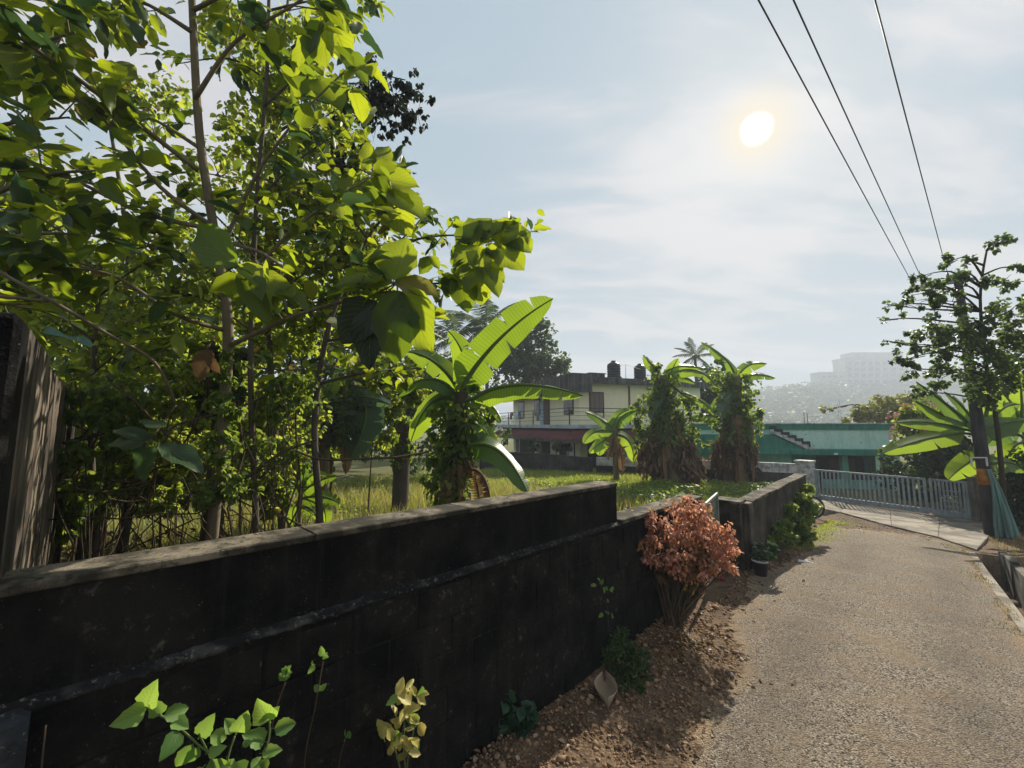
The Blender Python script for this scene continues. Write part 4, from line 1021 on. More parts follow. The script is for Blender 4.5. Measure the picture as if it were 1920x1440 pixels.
# ---- banana plants
def banana_blade(pts, width, hint, fold, seed, tears=.5, wfun=None):
    r = random.Random(seed); n = len(pts); V = []; F = []; UV = []
    off = [0, .34, .68, 1.0]
    gaps = [set(), set()]
    for sd in (0, 1):
        for i in range(3, n - 2):
            if r.random() < tears * .5: gaps[sd].add(i)
    lens = [0]
    for a, b in zip(pts, pts[1:]): lens.append(lens[-1] + (b - a).length)
    tot = lens[-1]; ph = r.uniform(0, 6)
    def row(i, sd, shift):
        t = (pts[min(i + 1, n - 1)] - pts[max(i - 1, 0)]).normalized(); side = t.cross(hint)
        side = side.normalized() if side.length > 1e-4 else t.orthogonal().normalized(); nm = side.cross(t).normalized()
        u = lens[i] / tot; w = width * (min(1, (u + .02) * 6.5) ** .7) * (max(0, 1 - u ** 3.2) ** .55) * (1 + .05 * math.sin(9 * u + ph)); s_ = 1 if sd else -1
        out = []
        for k in off:
            fo = fold + .12 * math.sin(7 * u + ph + sd) ; x = math.cos(fo) * k * w * s_; z = -math.sin(fo) * k * w * (1 - .25 * k) + .02 * math.sin(u * 30 + ph) * k * width
            out.append((pts[i] + side * x + nm * z + t * (shift * k * k * width * .12 - .10 * k * w), (.5 + .5 * k * s_, u)))
        return out
    for sd in (0, 1):
        prev = None
        for i in range(n):
            rw = row(i, sd, -1 if i in gaps[sd] else 0)
            b = len(V); V += [q for q, _ in rw]; UV += [c for _, c in rw]
            if prev is not None:
                for j in range(3):
                    f = (prev + j, prev + j + 1, b + j + 1, b + j); F.append(f if sd else f[::-1])
            prev = b
            if i in gaps[sd]:
                rw = row(i, sd, 1); prev = len(V); V += [q for q, _ in rw]; UV += [c for _, c in rw]
    return V, F, UV
def banana(name, label, base, top, r0, leaves, group='banana plants', dry=6, vine=0, vine_mat=None, vspan=(.15, 1.0), mat=None, vleaf=.08, stem_mat=None):
    """leaves: (p0, c1, c2, p3, width, fold, hint, dry?)"""
    e = empty(name, base, label, 'banana plant', group)
    path = smooth_path([base - Vector((0, 0, .1)), base.lerp(top, .5) + Vector((rnd.uniform(-.04, .04), 0, 0)), top], 5)
    k = len(path); MB().tube(path, [r0 * (1.15 - .5 * i / (k - 1)) for i in range(k)], 10).build('pseudostem', stem_mat or B_PSEUDO, e)
    for i, lf in enumerate(leaves):
        p0, c1, c2, p3, w, fold, hint = lf[:7]; isdry = len(lf) > 7 and lf[7] == 'dry'; grey = len(lf) > 7 and lf[7] == 'grey'
        pts = bez(Vector(p0), Vector(c1), Vector(c2), Vector(p3), 26)
        V, F, UV = banana_blade(pts, w, Vector(hint), fold, hash((round(p3[0], 2), i)) % 9999, 1.0 if isdry else (.14 if w > .2 else .5))
        o = put('dry_leaf' if isdry else 'leaf', np_mesh('banana_leaf', [tuple(v) for v in V], F, UV), L_DRY if isdry else (L_BANG if grey else (mat or L_BAN)), e)
        st = path[-1].lerp(path[-3], .3 + .1 * (i % 4)) if not isdry else path[-4]
        mr = MB(); mr.tube([st] + smooth_path([st.lerp(pts[0], .6) + Vector((0, 0, .02)), pts[0]], 3) + pts[1:], [w * .13] + [w * .12] * 4 + [w * (.11 * (1 - i_ / 26) + .012) for i_ in range(len(pts) - 1)], 6, False)
        put('midrib', mr.mesh('midrib'), B_TWIG if isdry else B_GREEN, o)
    # dead sheaths hanging round the stem
    for i in range(dry):
        a = rnd.uniform(0, 6.28); z = rnd.uniform(.25, .85); q = base.lerp(top, z); o_ = Vector((math.cos(a), math.sin(a), 0)); L = (top - base).length * rnd.uniform(.22, .45)
        p = [q + o_ * r0 * .8, q + o_ * (r0 * 1.9) + Vector((0, 0, .05)), q + o_ * r0 * 2.0 - Vector((0, 0, L * .5)), q + o_ * r0 * 1.5 - Vector((0, 0, L))]
        V, F, UV = banana_blade(bez(*p, 12), r0 * rnd.uniform(.5, .9), o_, .7, i + 31, .9); put('dry_leaf', np_mesh('dry_leaf', [tuple(v) for v in V], F, UV), L_DRY, e)
    if vine:
        n = vine; t = NR.uniform(vspan[0], vspan[1], n); a = NR.uniform(0, 6.283, n); b_ = np.array(base); tp_ = np.array(top)
        rad = r0 * (1.1 + NR.exponential(.35, n)) * (1 + .25 * np.sin(9 * t + a)); C = b_ + (tp_ - b_) * t[:, None] + np.stack([np.cos(a) * rad, np.sin(a) * rad, np.zeros(n)], 1)
        O = np.stack([np.cos(a), np.sin(a), np.zeros(n)], 1); D = O * .5 + NR.normal(size=(n, 3)) * .4 + np.array([0, 0, -.8]); Nn = O + NR.normal(size=(n, 3)) * .4 + np.array([0, 0, .5])
        Ln = vleaf * NR.uniform(.6, 1.3, n); V, F = leaves_np(C, D, Nn, Ln, Ln * .45); put('creeper', np_mesh('creeper', V, F), vine_mat or L_VINE, e)
    return e
UP = (0, 0, 1)
def bl(Y, pts, w, fold=.4, hint=(0, -.9, .75), kind=None, dY=(0, 0, 0, 0)):
    """a banana leaf from four pixels at about depth Y; width in px"""
    q = [P(px, py, Y + d) for (px, py), d in zip(pts, dY)]; return (*q, w * Y / FPX, fold, hint, kind)

# ---- coconut palms
def frond_mesh(L, seed):
    r = random.Random(seed); V = []; F = []; n = 34
    pts = [Vector((0, L * t, .32 * L * t * (1 - 1.45 * t))) for t in [i / n for i in range(n + 1)]]
    for i in range(n + 1):
        w = .02 * L / 4 * (1 - .8 * i / n); V += [tuple(pts[i] + Vector((-w, 0, 0))), tuple(pts[i] + Vector((w, 0, 0)))]
        if i: b = 2 * i; F.append((b - 2, b - 1, b + 1, b))
    for i in range(4, n + 1):
        t = i / n; ln = L * .24 * math.sin(math.pi * min(1, t * .9 + .08)) ** .6
        for s_ in (-1, 1):
            a = pts[i]; d = Vector((s_ * .8, .45, -.55 + r.uniform(-.25, .2))).normalized() * ln * r.uniform(.8, 1.1); w = Vector((0, .035 * L / 4, 0)); b = len(V)
            V += [tuple(a - w), tuple(a + w), tuple(a + d * .6 + w * .8), tuple(a + d + Vector((0, 0, -.15 * ln)))]; F.append((b, b + 1, b + 2, b + 3))
    me = np_mesh('frond', V, F, smooth=False); return me
FR_MESH = [frond_mesh(4.0, s) for s in range(3)]
L_PALM = leafmat('palm_frond', (.022, .042, .020), (.05, .08, .035), (.16, .22, .06), .3, 'object', .8, .1)
for m in FR_MESH: m.materials.append(L_PALM)
def palm(name, label, px, py, Y, lean, scale, nf=16, group='coconut palms'):
    top = P(px, py, Y); base = Vector((top.x + lean, top.y, ground(top.x, top.y) - .1)); e = empty(name, base, label, 'palm tree', group)
    MB().tube(smooth_path([base, base.lerp(top, .5) + Vector((-lean * .2, 0, 0)), top], 5), .15, 8).build('trunk', B_GREY, e)
    for i in range(nf):
        a = 2.4 * i + rnd.uniform(-.2, .2); el = math.radians(75 - 105 * (i / nf) + rnd.uniform(-8, 8))
        M = Matrix.Translation(top) @ Matrix.Rotation(a, 4, 'Z') @ Matrix.Rotation(el - .35, 4, 'X') @ Matrix.Diagonal((scale, scale, scale, 1))
        o = bpy.data.objects.new('frond', FR_MESH[i % 3]); COL.objects.link(o); o.parent = e; o.matrix_parent_inverse = e.matrix_basis.inverted(); o.matrix_basis = M
    return e

# ================================================================== planting, far to near
# wooded hillside, one mass
def hill_wood():
    C = []; A = np.array(HILLV); idx = NR.integers(0, len(A), 5200); n = len(idx)
    base = A[idx] + NR.normal(size=(n, 3)) * np.array([8, 4, 0]); base = base[base[:, 1] < 535]
    n = len(base); R = NR.uniform(3.2, 7.5, n); k = 16
    d = unit(NR.normal(size=(n * k, 3))); C = np.repeat(base, k, 0) + d * np.repeat(R, k)[:, None] * np.array([1, 1, .9]) + np.array([0, 0, 1]) * np.repeat(R * .7, k)[:, None]
    Nn = d + NR.normal(size=d.shape) * .3; D = np.cross(d, NR.normal(size=d.shape)); Ln = NR.uniform(2.2, 4.6, len(C)); V, F = quads_np(C, D, Nn, Ln, Ln * .45)
    tag(put('hillside_woods', np_mesh('hillside_woods', V, F, smooth=False), L_FARG), 'hazy woods covering the far hillside', 'woods', kind='stuff')
hill_wood()
palm('coconut_palm', 'coconut palm behind the big banana leaf, left of the pair', 852, 632, 30, -.4, .85)
palm('coconut_palm', 'coconut palm behind the big banana leaf, right of the pair', 912, 612, 33, .3, 1.0)
palm('coconut_palm', 'small coconut palm rising behind the creeper covered banana clumps', 1303, 668, 42, .2, .62, 14)
tree('broadleaf_tree', 'large hazy broadleaf tree behind the roof of the yellow house', [(985, 800, 38), (985, 690, 38), (990, 640, 38)], .35,
     [(1000, 650, 38, 45), (960, 665, 38, 40), (1040, 680, 38, 32), (985, 690, 38, 50), (1020, 625, 38, 26), (1050, 700, 38, 22), (930, 690, 38, 35), (965, 705, 38, 36), (1010, 700, 38, 36)], 5200, .42, L_FARG, B_DARK, group='distant trees', simple=True)
tree('broadleaf_tree', 'dark tree behind the right banana clump, left of the hazy hill', [(1345, 830, 30), (1345, 740, 30)], .25, [(1340, 720, 30, 42), (1360, 760, 30, 40), (1310, 770, 30, 40), (1385, 780, 30, 30), (1260, 770, 30, 30)], 3500, .34, L_DARK, B_DARK, group='distant trees', simple=True)
tree('feathery_tree', 'yellow green feathery tree behind the green house roof', [(1650, 840, 31), (1650, 780, 31)], .2, [(1655, 765, 31, 34, .7), (1625, 775, 31, 26, .7), (1695, 760, 31, 30, .7), (1600, 782, 31, 18, .5), (1550, 768, 31, 9, .6), (1720, 770, 31, 36), (1680, 785, 31, 30)], 4800, .26, L_YEL, B_TWIG, group='distant trees', simple=True)
# right: street side tree behind the pole, flowering shrub, hedge
tree('street_tree', 'open crowned green tree behind the leaning power pole', [(1885, 960, 10.9), (1870, 800, 10.8), (1850, 690, 10.6), (1838, 560, 10.4), (1850, 470, 10.3)], .07,
     [(1790, 640, 10.2, 40), (1745, 615, 10.2, 30), (1705, 645, 10.2, 24), (1830, 600, 10.2, 38), (1785, 565, 10.2, 26), (1735, 560, 10.2, 18), (1695, 575, 10.2, 15), (1870, 640, 10.2, 42), (1900, 580, 10.2, 30), (1880, 530, 10.2, 22), (1840, 530, 10.2, 18), (1868, 455, 10.2, 15), (1890, 445, 10.2, 12), (1785, 515, 10.2, 15), (1710, 690, 10.2, 22), (1765, 700, 10.2, 30), (1840, 690, 10.2, 40), (1910, 690, 10.2, 40), (1665, 572, 10.2, 8), (1655, 600, 10.2, 6), (1660, 640, 10.2, 5), (1815, 490, 10.2, 12), (1905, 500, 10.2, 14), (1850, 740, 10.2, 34), (1730, 735, 10.2, 16), (1680, 680, 10.2, 12), (1760, 660, 10.2, 24), (1910, 640, 10.2, 30), (1706, 548, 9.8, 15), (1724, 518, 9.8, 15), (1748, 528, 9.8, 14), (1776, 492, 9.8, 15), (1800, 520, 9.8, 16), (1765, 545, 9.9, 16)], 6800, .10, L_STREET, B_DARK, group='trees on the right', aspect=.44)
tree('street_tree', 'dense dark tree at the right edge behind the banana leaves', [(1960, 960, 15), (1950, 800, 15)], .16, [(1930, 700, 15, 55), (1960, 760, 15, 70), (1900, 760, 15, 40), (1990, 650, 15, 60)], 2600, .24, L_DARK, B_DARK, group='trees on the right')
fl = tree('flowering_shrub', 'flowering shrub with small pink blooms hanging over the gate', [(1735, 940, 16), (1735, 860, 16)], .05, [(1725, 790, 16, 34), (1700, 815, 16, 26), (1750, 830, 16, 36), (1720, 770, 16, 24), (1760, 790, 16, 30)], 3000, .13, L_VINE, B_TWIG, 'shrub', 'shrubs by the gate')
C, O = cloud(pxcl([(1725, 790, 15.9, 36), (1700, 820, 15.9, 26), (1745, 835, 15.9, 30), (1670, 775, 15.9, 10)]), [60, 40, 35, 12], .85); Ln = NR.uniform(.07, .12, len(C)); V, F = leaves_np(C, O, NR.normal(size=C.shape), Ln, Ln * .6); put('blossoms', np_mesh('blossoms', V, F), L_FLOWER, fl)['kind'] = 'stuff'
tree('dark_shrub', 'dark rounded shrub looming over the right half of the picket gate', [(1770, 950, 15.2), (1770, 870, 15.2)], .05, [(1765, 860, 15.2, 36), (1735, 870, 15.2, 28), (1800, 870, 15.2, 34), (1760, 890, 15.2, 30), (1790, 840, 15.2, 28)], 3600, .14, L_DARK, B_TWIG, 'shrub', 'shrubs by the gate')
tree('hedge_bush', 'dark leafy hedge bush behind the green shade net at the right edge', [(1915, 985, 12.0), (1915, 930, 12.0)], .04, [(1912, 930, 12.0, 34), (1925, 880, 12, 42), (1935, 960, 11.6, 34), (1885, 900, 12.2, 28), (1960, 930, 11.5, 50), (1885, 940, 12.2, 28)], 4600, .12, L_DARK, B_TWIG, 'shrub', 'shrubs by the gate')
tree('dark_shrub', 'dark shrubbery behind the pickets at the right end of the gate', [(1740, 960, 17.5), (1740, 900, 17.5)], .04, [(1690, 900, 17.5, 34), (1730, 920, 17.2, 34), (1770, 910, 17, 36), (1810, 910, 16.6, 36), (1700, 860, 18, 36), (1770, 850, 17.6, 34), (1830, 870, 16.6, 34), (1850, 930, 16, 34)], 4200, .19, L_DARK, B_TWIG, 'shrub', 'shrubs by the gate')
# banana plants on the right
def gp_(px, py): return on_ground(px, py)
rb = Vector((P(1842, 900, 11.6).x, 11.6, 0)); rb.z = ground(rb.x, rb.y)
Yb = 11.6
banana('banana_plant', 'tall banana plant with bright fanned leaves around the power pole', rb, P(1835, 800, Yb), .10, [
    bl(Yb, [(1815, 792), (1785, 765), (1745, 735), (1718, 716)], 27, .35), bl(Yb, [(1815, 798), (1775, 785), (1735, 760), (1712, 750)], 23, .5),
    bl(Yb - .1, [(1808, 805), (1770, 792), (1715, 788), (1682, 792)], 19, .6), bl(Yb - .3, [(1805, 812), (1760, 815), (1700, 830), (1655, 850)], 23, .55),
    bl(Yb - .4, [(1830, 812), (1860, 795), (1905, 785), (1950, 790)], 27, .5), bl(Yb, [(1845, 800), (1850, 760), (1862, 730), (1868, 700)], 30, .2, (0, -1, .2)),
    bl(Yb, [(1850, 800), (1870, 770), (1890, 755), (1912, 758)], 22, .5), bl(Yb - .5, [(1840, 850), (1830, 860), (1800, 875), (1778, 900)], 23, .55, kind=None),
    bl(Yb - .4, [(1855, 870), (1880, 862), (1905, 865), (1925, 885)], 22, .5), bl(Yb + .2, [(1800, 812), (1775, 805), (1745, 812), (1722, 822)], 19, .7, kind='dry'),
    bl(Yb + .1, [(1835, 805), (1815, 770), (1795, 750), (1770, 735)], 22, .3)], 'banana plants by the gate', 4)
rb2 = Vector((P(1925, 900, 12.2).x, 12.2, 0)); rb2.z = ground(rb2.x, rb2.y)
banana('banana_plant', 'banana plant at the right edge with upright yellow green leaves', rb2, P(1922, 810, 12.2), .10, [
    bl(12.2, [(1915, 800), (1905, 760), (1885, 740), (1875, 735)], 24, .4), bl(12.2, [(1915, 800), (1918, 740), (1912, 710), (1908, 690)], 19, .3, (0, -1, .2)), bl(12, [(1910, 815), (1890, 805), (1865, 815), (1850, 835)], 22, .5),
    bl(12.1, [(1925, 800), (1950, 750), (1960, 740), (1990, 740)], 24, .4), bl(12, [(1915, 830), (1905, 830), (1890, 850), (1880, 880)], 19, .5)], 'banana plants by the gate', 3)

# banana clumps in the plot
def gbase(px, Y): 
    q = P(px, 850, Y); return Vector((q.x, q.y, ground(q.x, q.y)))
Y5 = 16.6
banana('banana_clump', 'creeper covered banana clump right of the yellow house, left of two', gbase(1262, Y5), P(1240, 700, Y5), .30, [
    bl(Y5, [(1238, 700), (1228, 690), (1218, 678), (1206, 666)], 16, .45), bl(Y5, [(1245, 700), (1270, 680), (1300, 684), (1322, 692)], 12, .6), bl(Y5, [(1258, 700), (1300, 685), (1320, 695), (1342, 722)], 16, .5),
    bl(Y5 - .3, [(1250, 735), (1245, 745), (1232, 765), (1220, 788)], 18, .35, (0, -1, .3), 'grey'), bl(Y5, [(1275, 735), (1300, 742), (1320, 750), (1338, 775)], 16, .5), bl(Y5, [(1340, 782), (1325, 775), (1305, 780), (1295, 788)], 10, .5),
    bl(Y5, [(1255, 705), (1262, 690), (1266, 680), (1272, 672)], 12, .3), bl(Y5 + .3, [(1240, 705), (1270, 700), (1290, 705), (1305, 720)], 14, .5, kind=None)], 'banana clumps in the plot', 12, 1500, vspan=(.35, 1.0), vleaf=.13)
dead_mass = lambda e, cl, n, sz: foliage('dead_leaves', pxcl(cl), n, sz, L_DRYI, e, 1.6, .15)
dead_mass(bpy.data.objects['banana_clump'], [(1215, 860, Y5, 22, 1.6), (1240, 850, Y5, 26, 1.8), (1265, 850, Y5, 24, 1.9), (1290, 860, Y5, 24, 1.6), (1305, 880, Y5, 16, 1.4)], 1900, .34)
for dx_, h_ in ((-32, 800), (22, 770), (42, 830)):
    b_ = gbase(1260 + dx_, Y5 + .15); t_ = P(1252 + dx_, h_, Y5 + .15); MB().tube(smooth_path([b_, b_.lerp(t_, .5), t_], 4), .17, 8).build('pseudostem', B_PSEUDO, bpy.data.objects['banana_clump'])
foliage('creeper_mass', pxcl([(1225, 760, Y5, 30), (1240, 730, Y5, 24), (1215, 800, Y5, 28), (1250, 790, Y5, 30), (1285, 760, Y5, 24), (1292, 800, Y5, 24), (1200, 790, Y5, 16), (1205, 840, Y5, 12), (1235, 690, Y5, 14), (1305, 830, Y5, 12), (1190, 760, Y5, 10), (1310, 780, Y5, 9), (1265, 850, Y5, 12), (1232, 860, Y5, 9)]), 2700, .14, L_VINE, bpy.data.objects['banana_clump'], .6)
Y6 = 18.2
b6 = banana('banana_clump', 'creeper covered banana clump right of the yellow house, right of two', gbase(1385, Y6), P(1378, 705, Y6), .34, [
    bl(Y6, [(1378, 705), (1372, 680), (1352, 660), (1314, 642)], 16, .45), bl(Y6, [(1384, 708), (1390, 690), (1412, 675), (1438, 682)], 16, .55), bl(Y6, [(1386, 712), (1400, 700), (1425, 698), (1454, 709)], 13, .6),
    bl(Y6 - .3, [(1378, 735), (1370, 740), (1358, 760), (1352, 785)], 18, .3, (0, -1, .3), 'grey'), bl(Y6, [(1378, 735), (1360, 740), (1345, 755), (1332, 770)], 13, .5), bl(Y6, [(1392, 810), (1405, 812), (1412, 820), (1418, 830)], 10, .4)], 'banana clumps in the plot', 14, 1300, vspan=(.4, 1.02), vleaf=.13)
dead_mass(b6, [(1350, 850, Y6, 20, 1.6), (1375, 840, Y6, 24, 2.0), (1400, 850, Y6, 20, 1.7), (1405, 875, Y6, 14, 1.0)], 1700, .34)
for dx_, h_ in ((-24, 800), (22, 790)):
    b_ = gbase(1385 + dx_, Y6 + .15); t_ = P(1380 + dx_, h_, Y6 + .15); MB().tube(smooth_path([b_, b_.lerp(t_, .5), t_], 4), .18, 8).build('pseudostem', B_PSEUDO, b6)
foliage('creeper_mass', pxcl([(1350, 710, Y6, 26), (1395, 740, Y6, 24), (1400, 780, Y6, 26), (1370, 760, Y6, 28), (1335, 790, Y6, 18), (1410, 800, Y6, 18), (1418, 770, Y6, 11), (1345, 688, Y6, 14), (1425, 810, Y6, 8), (1330, 830, Y6, 10), (1395, 840, Y6, 9)]), 2400, .14, L_VINE, b6, .6)
Y4 = 17.6
banana('banana_plant', 'low spreading banana plant in front of the yellow house veranda', gbase(1155, Y4), P(1152, 800, Y4), .12, [
    bl(Y4, [(1152, 805), (1135, 790), (1115, 778), (1097, 772)], 14, .4), bl(Y4, [(1150, 810), (1130, 800), (1105, 810), (1094, 832)], 16, .5), bl(Y4, [(1155, 802), (1160, 780), (1180, 768), (1200, 770)], 18, .5), bl(Y4, [(1150, 815), (1140, 815), (1125, 830), (1124, 855)], 16, .4, kind=None),
    bl(Y4, [(1158, 815), (1175, 815), (1190, 835), (1188, 868)], 16, .4), bl(Y4, [(1150, 805), (1150, 785), (1160, 770), (1195, 765)], 14, .5), bl(Y4, [(1150, 818), (1160, 830), (1165, 850), (1168, 885)], 14, .5, kind='dry'), bl(Y4, [(1148, 815), (1135, 825), (1115, 835), (1105, 850)], 14, .5), bl(Y4 - .2, [(1150, 820), (1148, 840), (1143, 850), (1140, 862)], 16, .5, kind='dry')], 'banana clumps in the plot', 6)

# the big banana plant behind the wall
YC = 5.6
cb = gbase(842, YC); cb.z = ground(cb.x, cb.y)
cen = banana('banana_plant', 'big banana plant rising above the wall with one huge leaf pointing up right', cb, P(865, 735, YC), .15, [
    bl(YC - .1, [(868, 725), (905, 660), (965, 600), (1037, 560)], 40, .10, (.55, -.8, -.12), dY=(0, 0, 0, .1)), bl(YC - .1, [(888, 748), (930, 712), (1020, 716), (1093, 742)], 34, .75, (0, -.7, .8), dY=(0, -.1, -.2, -.2)),
    bl(YC - .2, [(880, 835), (930, 820), (965, 870), (990, 925)], 34, .35, (.75, -.65, .2), dY=(0, -.2, -.3, -.4)), bl(YC + .1, [(855, 740), (830, 700), (780, 700), (745, 745)], 28, .5, (0, -.5, 1)),
    bl(YC + .2, [(855, 745), (830, 725), (800, 745), (775, 800)], 26, .6, (0, -.4, 1)), bl(YC, [(870, 740), (880, 690), (870, 650), (840, 620)], 26, .3, (0, -1, .2)), bl(YC - .2, [(860, 790), (880, 790), (900, 810), (905, 860)], 20, .5, (0, -.8, .6)),
    bl(YC - .2, [(872, 872), (888, 872), (898, 905), (900, 955)], 20, .7, (.5, -.9, .1), 'dry'), bl(YC - .3, [(884, 880), (905, 880), (918, 910), (922, 955)], 18, .8, (.7, -.7, .1), 'dry'), bl(YC + .1, [(850, 750), (820, 735), (790, 760), (770, 830)], 30, .45, (-.2, -.9, .5)), bl(YC - .1, [(875, 800), (890, 785), (915, 800), (930, 850)], 20, .4, (.2, -.9, .4)), bl(YC + .2, [(860, 735), (840, 690), (800, 660), (760, 660)], 28, .45, (0, -.9, .5)), bl(YC - .25, [(850, 880), (845, 890), (835, 920), (828, 965)], 15, .8, (0, -1, .4), 'dry'), bl(YC, [(880, 760), (910, 745), (930, 760), (940, 790)], 16, .6, (0, -.5, 1))],
    'banana plants in the plot', 10, 1500, vspan=(.2, .95), vleaf=.075, stem_mat=B_DARK)
foliage('creeper_mass', pxcl([(835, 780, YC, 34), (820, 840, YC, 32), (870, 800, YC, 34), (900, 830, YC + .2, 34), (850, 870, YC, 34), (905, 780, YC + .3, 26), (880, 720, YC + .1, 24), (812, 900, YC, 18)]), 1500, .085, L_VINE, cen, .6)
oq = P(832, 935, YC - .35); 
tag(cen, None)
Y3 = 8.0
banana('banana_plant', 'banana plant in the thicket with a drooping grey green leaf', gbase(610, Y3), P(612, 770, Y3), .11, [
    bl(Y3, [(665, 755), (690, 745), (700, 780), (655, 860)], 34, .15, (.2, -1, .2), 'grey'), bl(Y3, [(612, 770), (600, 745), (590, 735), (575, 730)], 20, .5), bl(Y3, [(615, 770), (640, 740), (690, 735), (735, 760)], 22, .6, kind='grey'), bl(Y3, [(612, 775), (630, 760), (660, 752), (668, 753)], 12, .5), bl(Y3, [(610, 770), (615, 740), (620, 725), (632, 700)], 18, .3, (0, -1, .2)),
    bl(Y3, [(612, 790), (640, 800), (650, 830), (648, 890)], 16, .5, (0, -1, .3), 'dry')], 'banana plants in the plot', 4)
Y2 = 5.4
banana('young_banana_plant', 'young banana plant with small bright leaves just behind the wall', gbase(568, Y2), P(566, 915, Y2), .05, [
    bl(Y2, [(566, 935), (590, 925), (620, 930), (637, 945)], 18, .35), bl(Y2, [(566, 925), (585, 905), (610, 895), (632, 893)], 15, .4), bl(Y2, [(564, 920), (552, 905), (545, 900), (540, 905)], 17, .4), bl(Y2, [(566, 950), (580, 948), (595, 960), (592, 975)], 18, .4), bl(Y2, [(564, 945), (550, 945), (545, 960), (550, 985)], 14, .4), bl(Y2, [(566, 915), (568, 900), (570, 880), (575, 865)], 10, .3, (0, -1, .2)), bl(Y2, [(566, 915), (585, 880), (600, 885), (615, 893)], 10, .4), bl(Y2 - .1, [(600, 950), (608, 950), (612, 965), (610, 985)], 13, .3)], 'banana plants in the plot', 2, mat=L_BAN)
Ys = 10.0
sb_ = gbase(752, Ys); st_ = empty('vine_covered_stump', sb_, 'dark stump wrapped in creeper between the banana plants', 'stump')
stop = P(757, 790, Ys); MB().tube(smooth_path([sb_ - Vector((0, 0, .1)), sb_.lerp(stop, .5), stop], 4), [.22, .2, .2, .2, .2, .19, .19, .18, .16], 9).build('trunk', B_DARK, st_)
foliage('creeper', pxcl([(757, 800, Ys, 22), (755, 830, Ys, 23), (752, 860, Ys, 20), (765, 845, Ys, 18)]), 1500, .10, L_VINE, st_, .7)

# ---- thicket behind the wall: backdrop trees
BK = [('dense dark tree at the far left behind the thicket', [(40, 900, 13), (60, 700, 13), (80, 500, 13)], [(30, 560, 13, 130), (150, 640, 13, 110), (60, 740, 13, 120), (-80, 620, 13, 130), (170, 780, 13, 90), (20, 380, 13, 90)], L_DARK),
      ('dense tree behind the left thicket, second from the left', [(300, 900, 15), (300, 700, 15)], [(280, 640, 15, 110), (380, 700, 15, 110), (220, 740, 15, 110), (330, 790, 15, 100), (420, 590, 15, 90)], L_SMALL),
      ('dense tree behind the thicket in line with the young banana plant', [(560, 900, 16), (570, 700, 16)], [(540, 680, 16, 110), (640, 700, 16, 100), (480, 780, 16, 100), (600, 790, 16, 90), (560, 590, 16, 100), (700, 640, 16, 70)], L_DARK),
      ('dense tree behind the big banana plant, beside the palms', [(760, 880, 18), (770, 740, 18)], [(740, 700, 18, 80), (820, 730, 18, 70), (700, 780, 18, 80), (790, 800, 18, 80), (870, 770, 18, 60), (850, 700, 18, 50), (900, 810, 18, 50)], L_DARK)]
for lab, tp, cl, mt in BK: tree('backdrop_tree', lab, tp, .16, cl, 5200, .24, mt, B_DARK, group='trees at the back of the plot')
# mid thicket: small leaved trees and climbers
tree('thicket_tree', 'small leaved tree hung with creepers in the middle of the thicket', [(530, 1000, 5.6), (512, 760, 5.6), (500, 480, 5.6), (520, 200, 5.5), (540, 0, 5.4)], .06,
     [(520, 110, 5.4, 85), (585, 210, 5.5, 80), (500, 250, 5.5, 90), (590, 330, 5.6, 85), (660, 400, 5.7, 85), (520, 400, 5.6, 100), (600, 480, 5.6, 95), (470, 540, 5.6, 95), (690, 500, 5.7, 60), (560, 590, 5.7, 100), (660, 590, 5.8, 80), (440, 60, 5.4, 70), (620, 60, 5.4, 45), (730, 580, 5.9, 60), (640, 290, 5.6, 50)], 13500, .10, L_SMALL, B_GREY, group='trees in the thicket')
tree('thicket_tree', 'small leaved tree filling the thicket above the tall side wall', [(190, 1000, 6.4), (215, 700, 6.4), (240, 480, 6.4), (200, 200, 6.3)], .07,
     [(110, 500, 6.3, 100), (50, 590, 6.3, 100), (190, 560, 6.4, 100), (300, 590, 6.4, 105), (380, 600, 6.4, 80), (140, 660, 6.4, 110), (280, 690, 6.4, 110), (390, 700, 6.4, 90), (40, 330, 6.2, 90), (280, 200, 6.3, 75), (330, 470, 6.4, 90), (420, 330, 6.3, 70)], 12500, .11, L_SMALL, B_GREY, group='trees in the thicket')
tree('thicket_shrub', 'leafy shrub low in the thicket behind the tall side wall', [(150, 1010, 6.0), (160, 850, 6.0)], .03, [(150, 850, 6, 60), (130, 930, 6, 55), (220, 840, 6.2, 60), (190, 780, 6.1, 70), (270, 790, 6.2, 60)], 3200, .10, L_SMALL, B_TWIG, 'shrub', 'shrubs in the thicket')
tree('thicket_shrub', 'leafy shrub low in the thicket beside the dark ringed trunk', [(450, 1000, 6.2), (450, 850, 6.2)], .03, [(440, 800, 6.2, 70), (510, 790, 6.2, 65), (480, 860, 6.2, 55), (360, 790, 6.2, 60), (560, 770, 6.4, 55)], 3600, .10, L_SMALL, B_TWIG, 'shrub', 'shrubs in the thicket')
tree('thicket_shrub', 'bushy growth in the thicket right of the grey green banana leaf', [(690, 960, 9), (700, 800, 9)], .03, [(700, 760, 9, 50), (660, 800, 9, 45), (740, 740, 9, 45), (620, 820, 9, 40), (720, 820, 9, 30)], 2600, .12, L_SMALL, B_TWIG, 'shrub', 'shrubs in the thicket')
tree('thicket_shrub', 'bright low shrub just over the wall beside the short dark stump', [(140, 1030, 4.0), (145, 930, 4.0)], .02, [(140, 930, 4.0, 34), (120, 980, 4.0, 30), (165, 960, 4.3, 26)], 900, .085, L_VINE, B_TWIG, 'shrub', 'shrubs in the thicket')
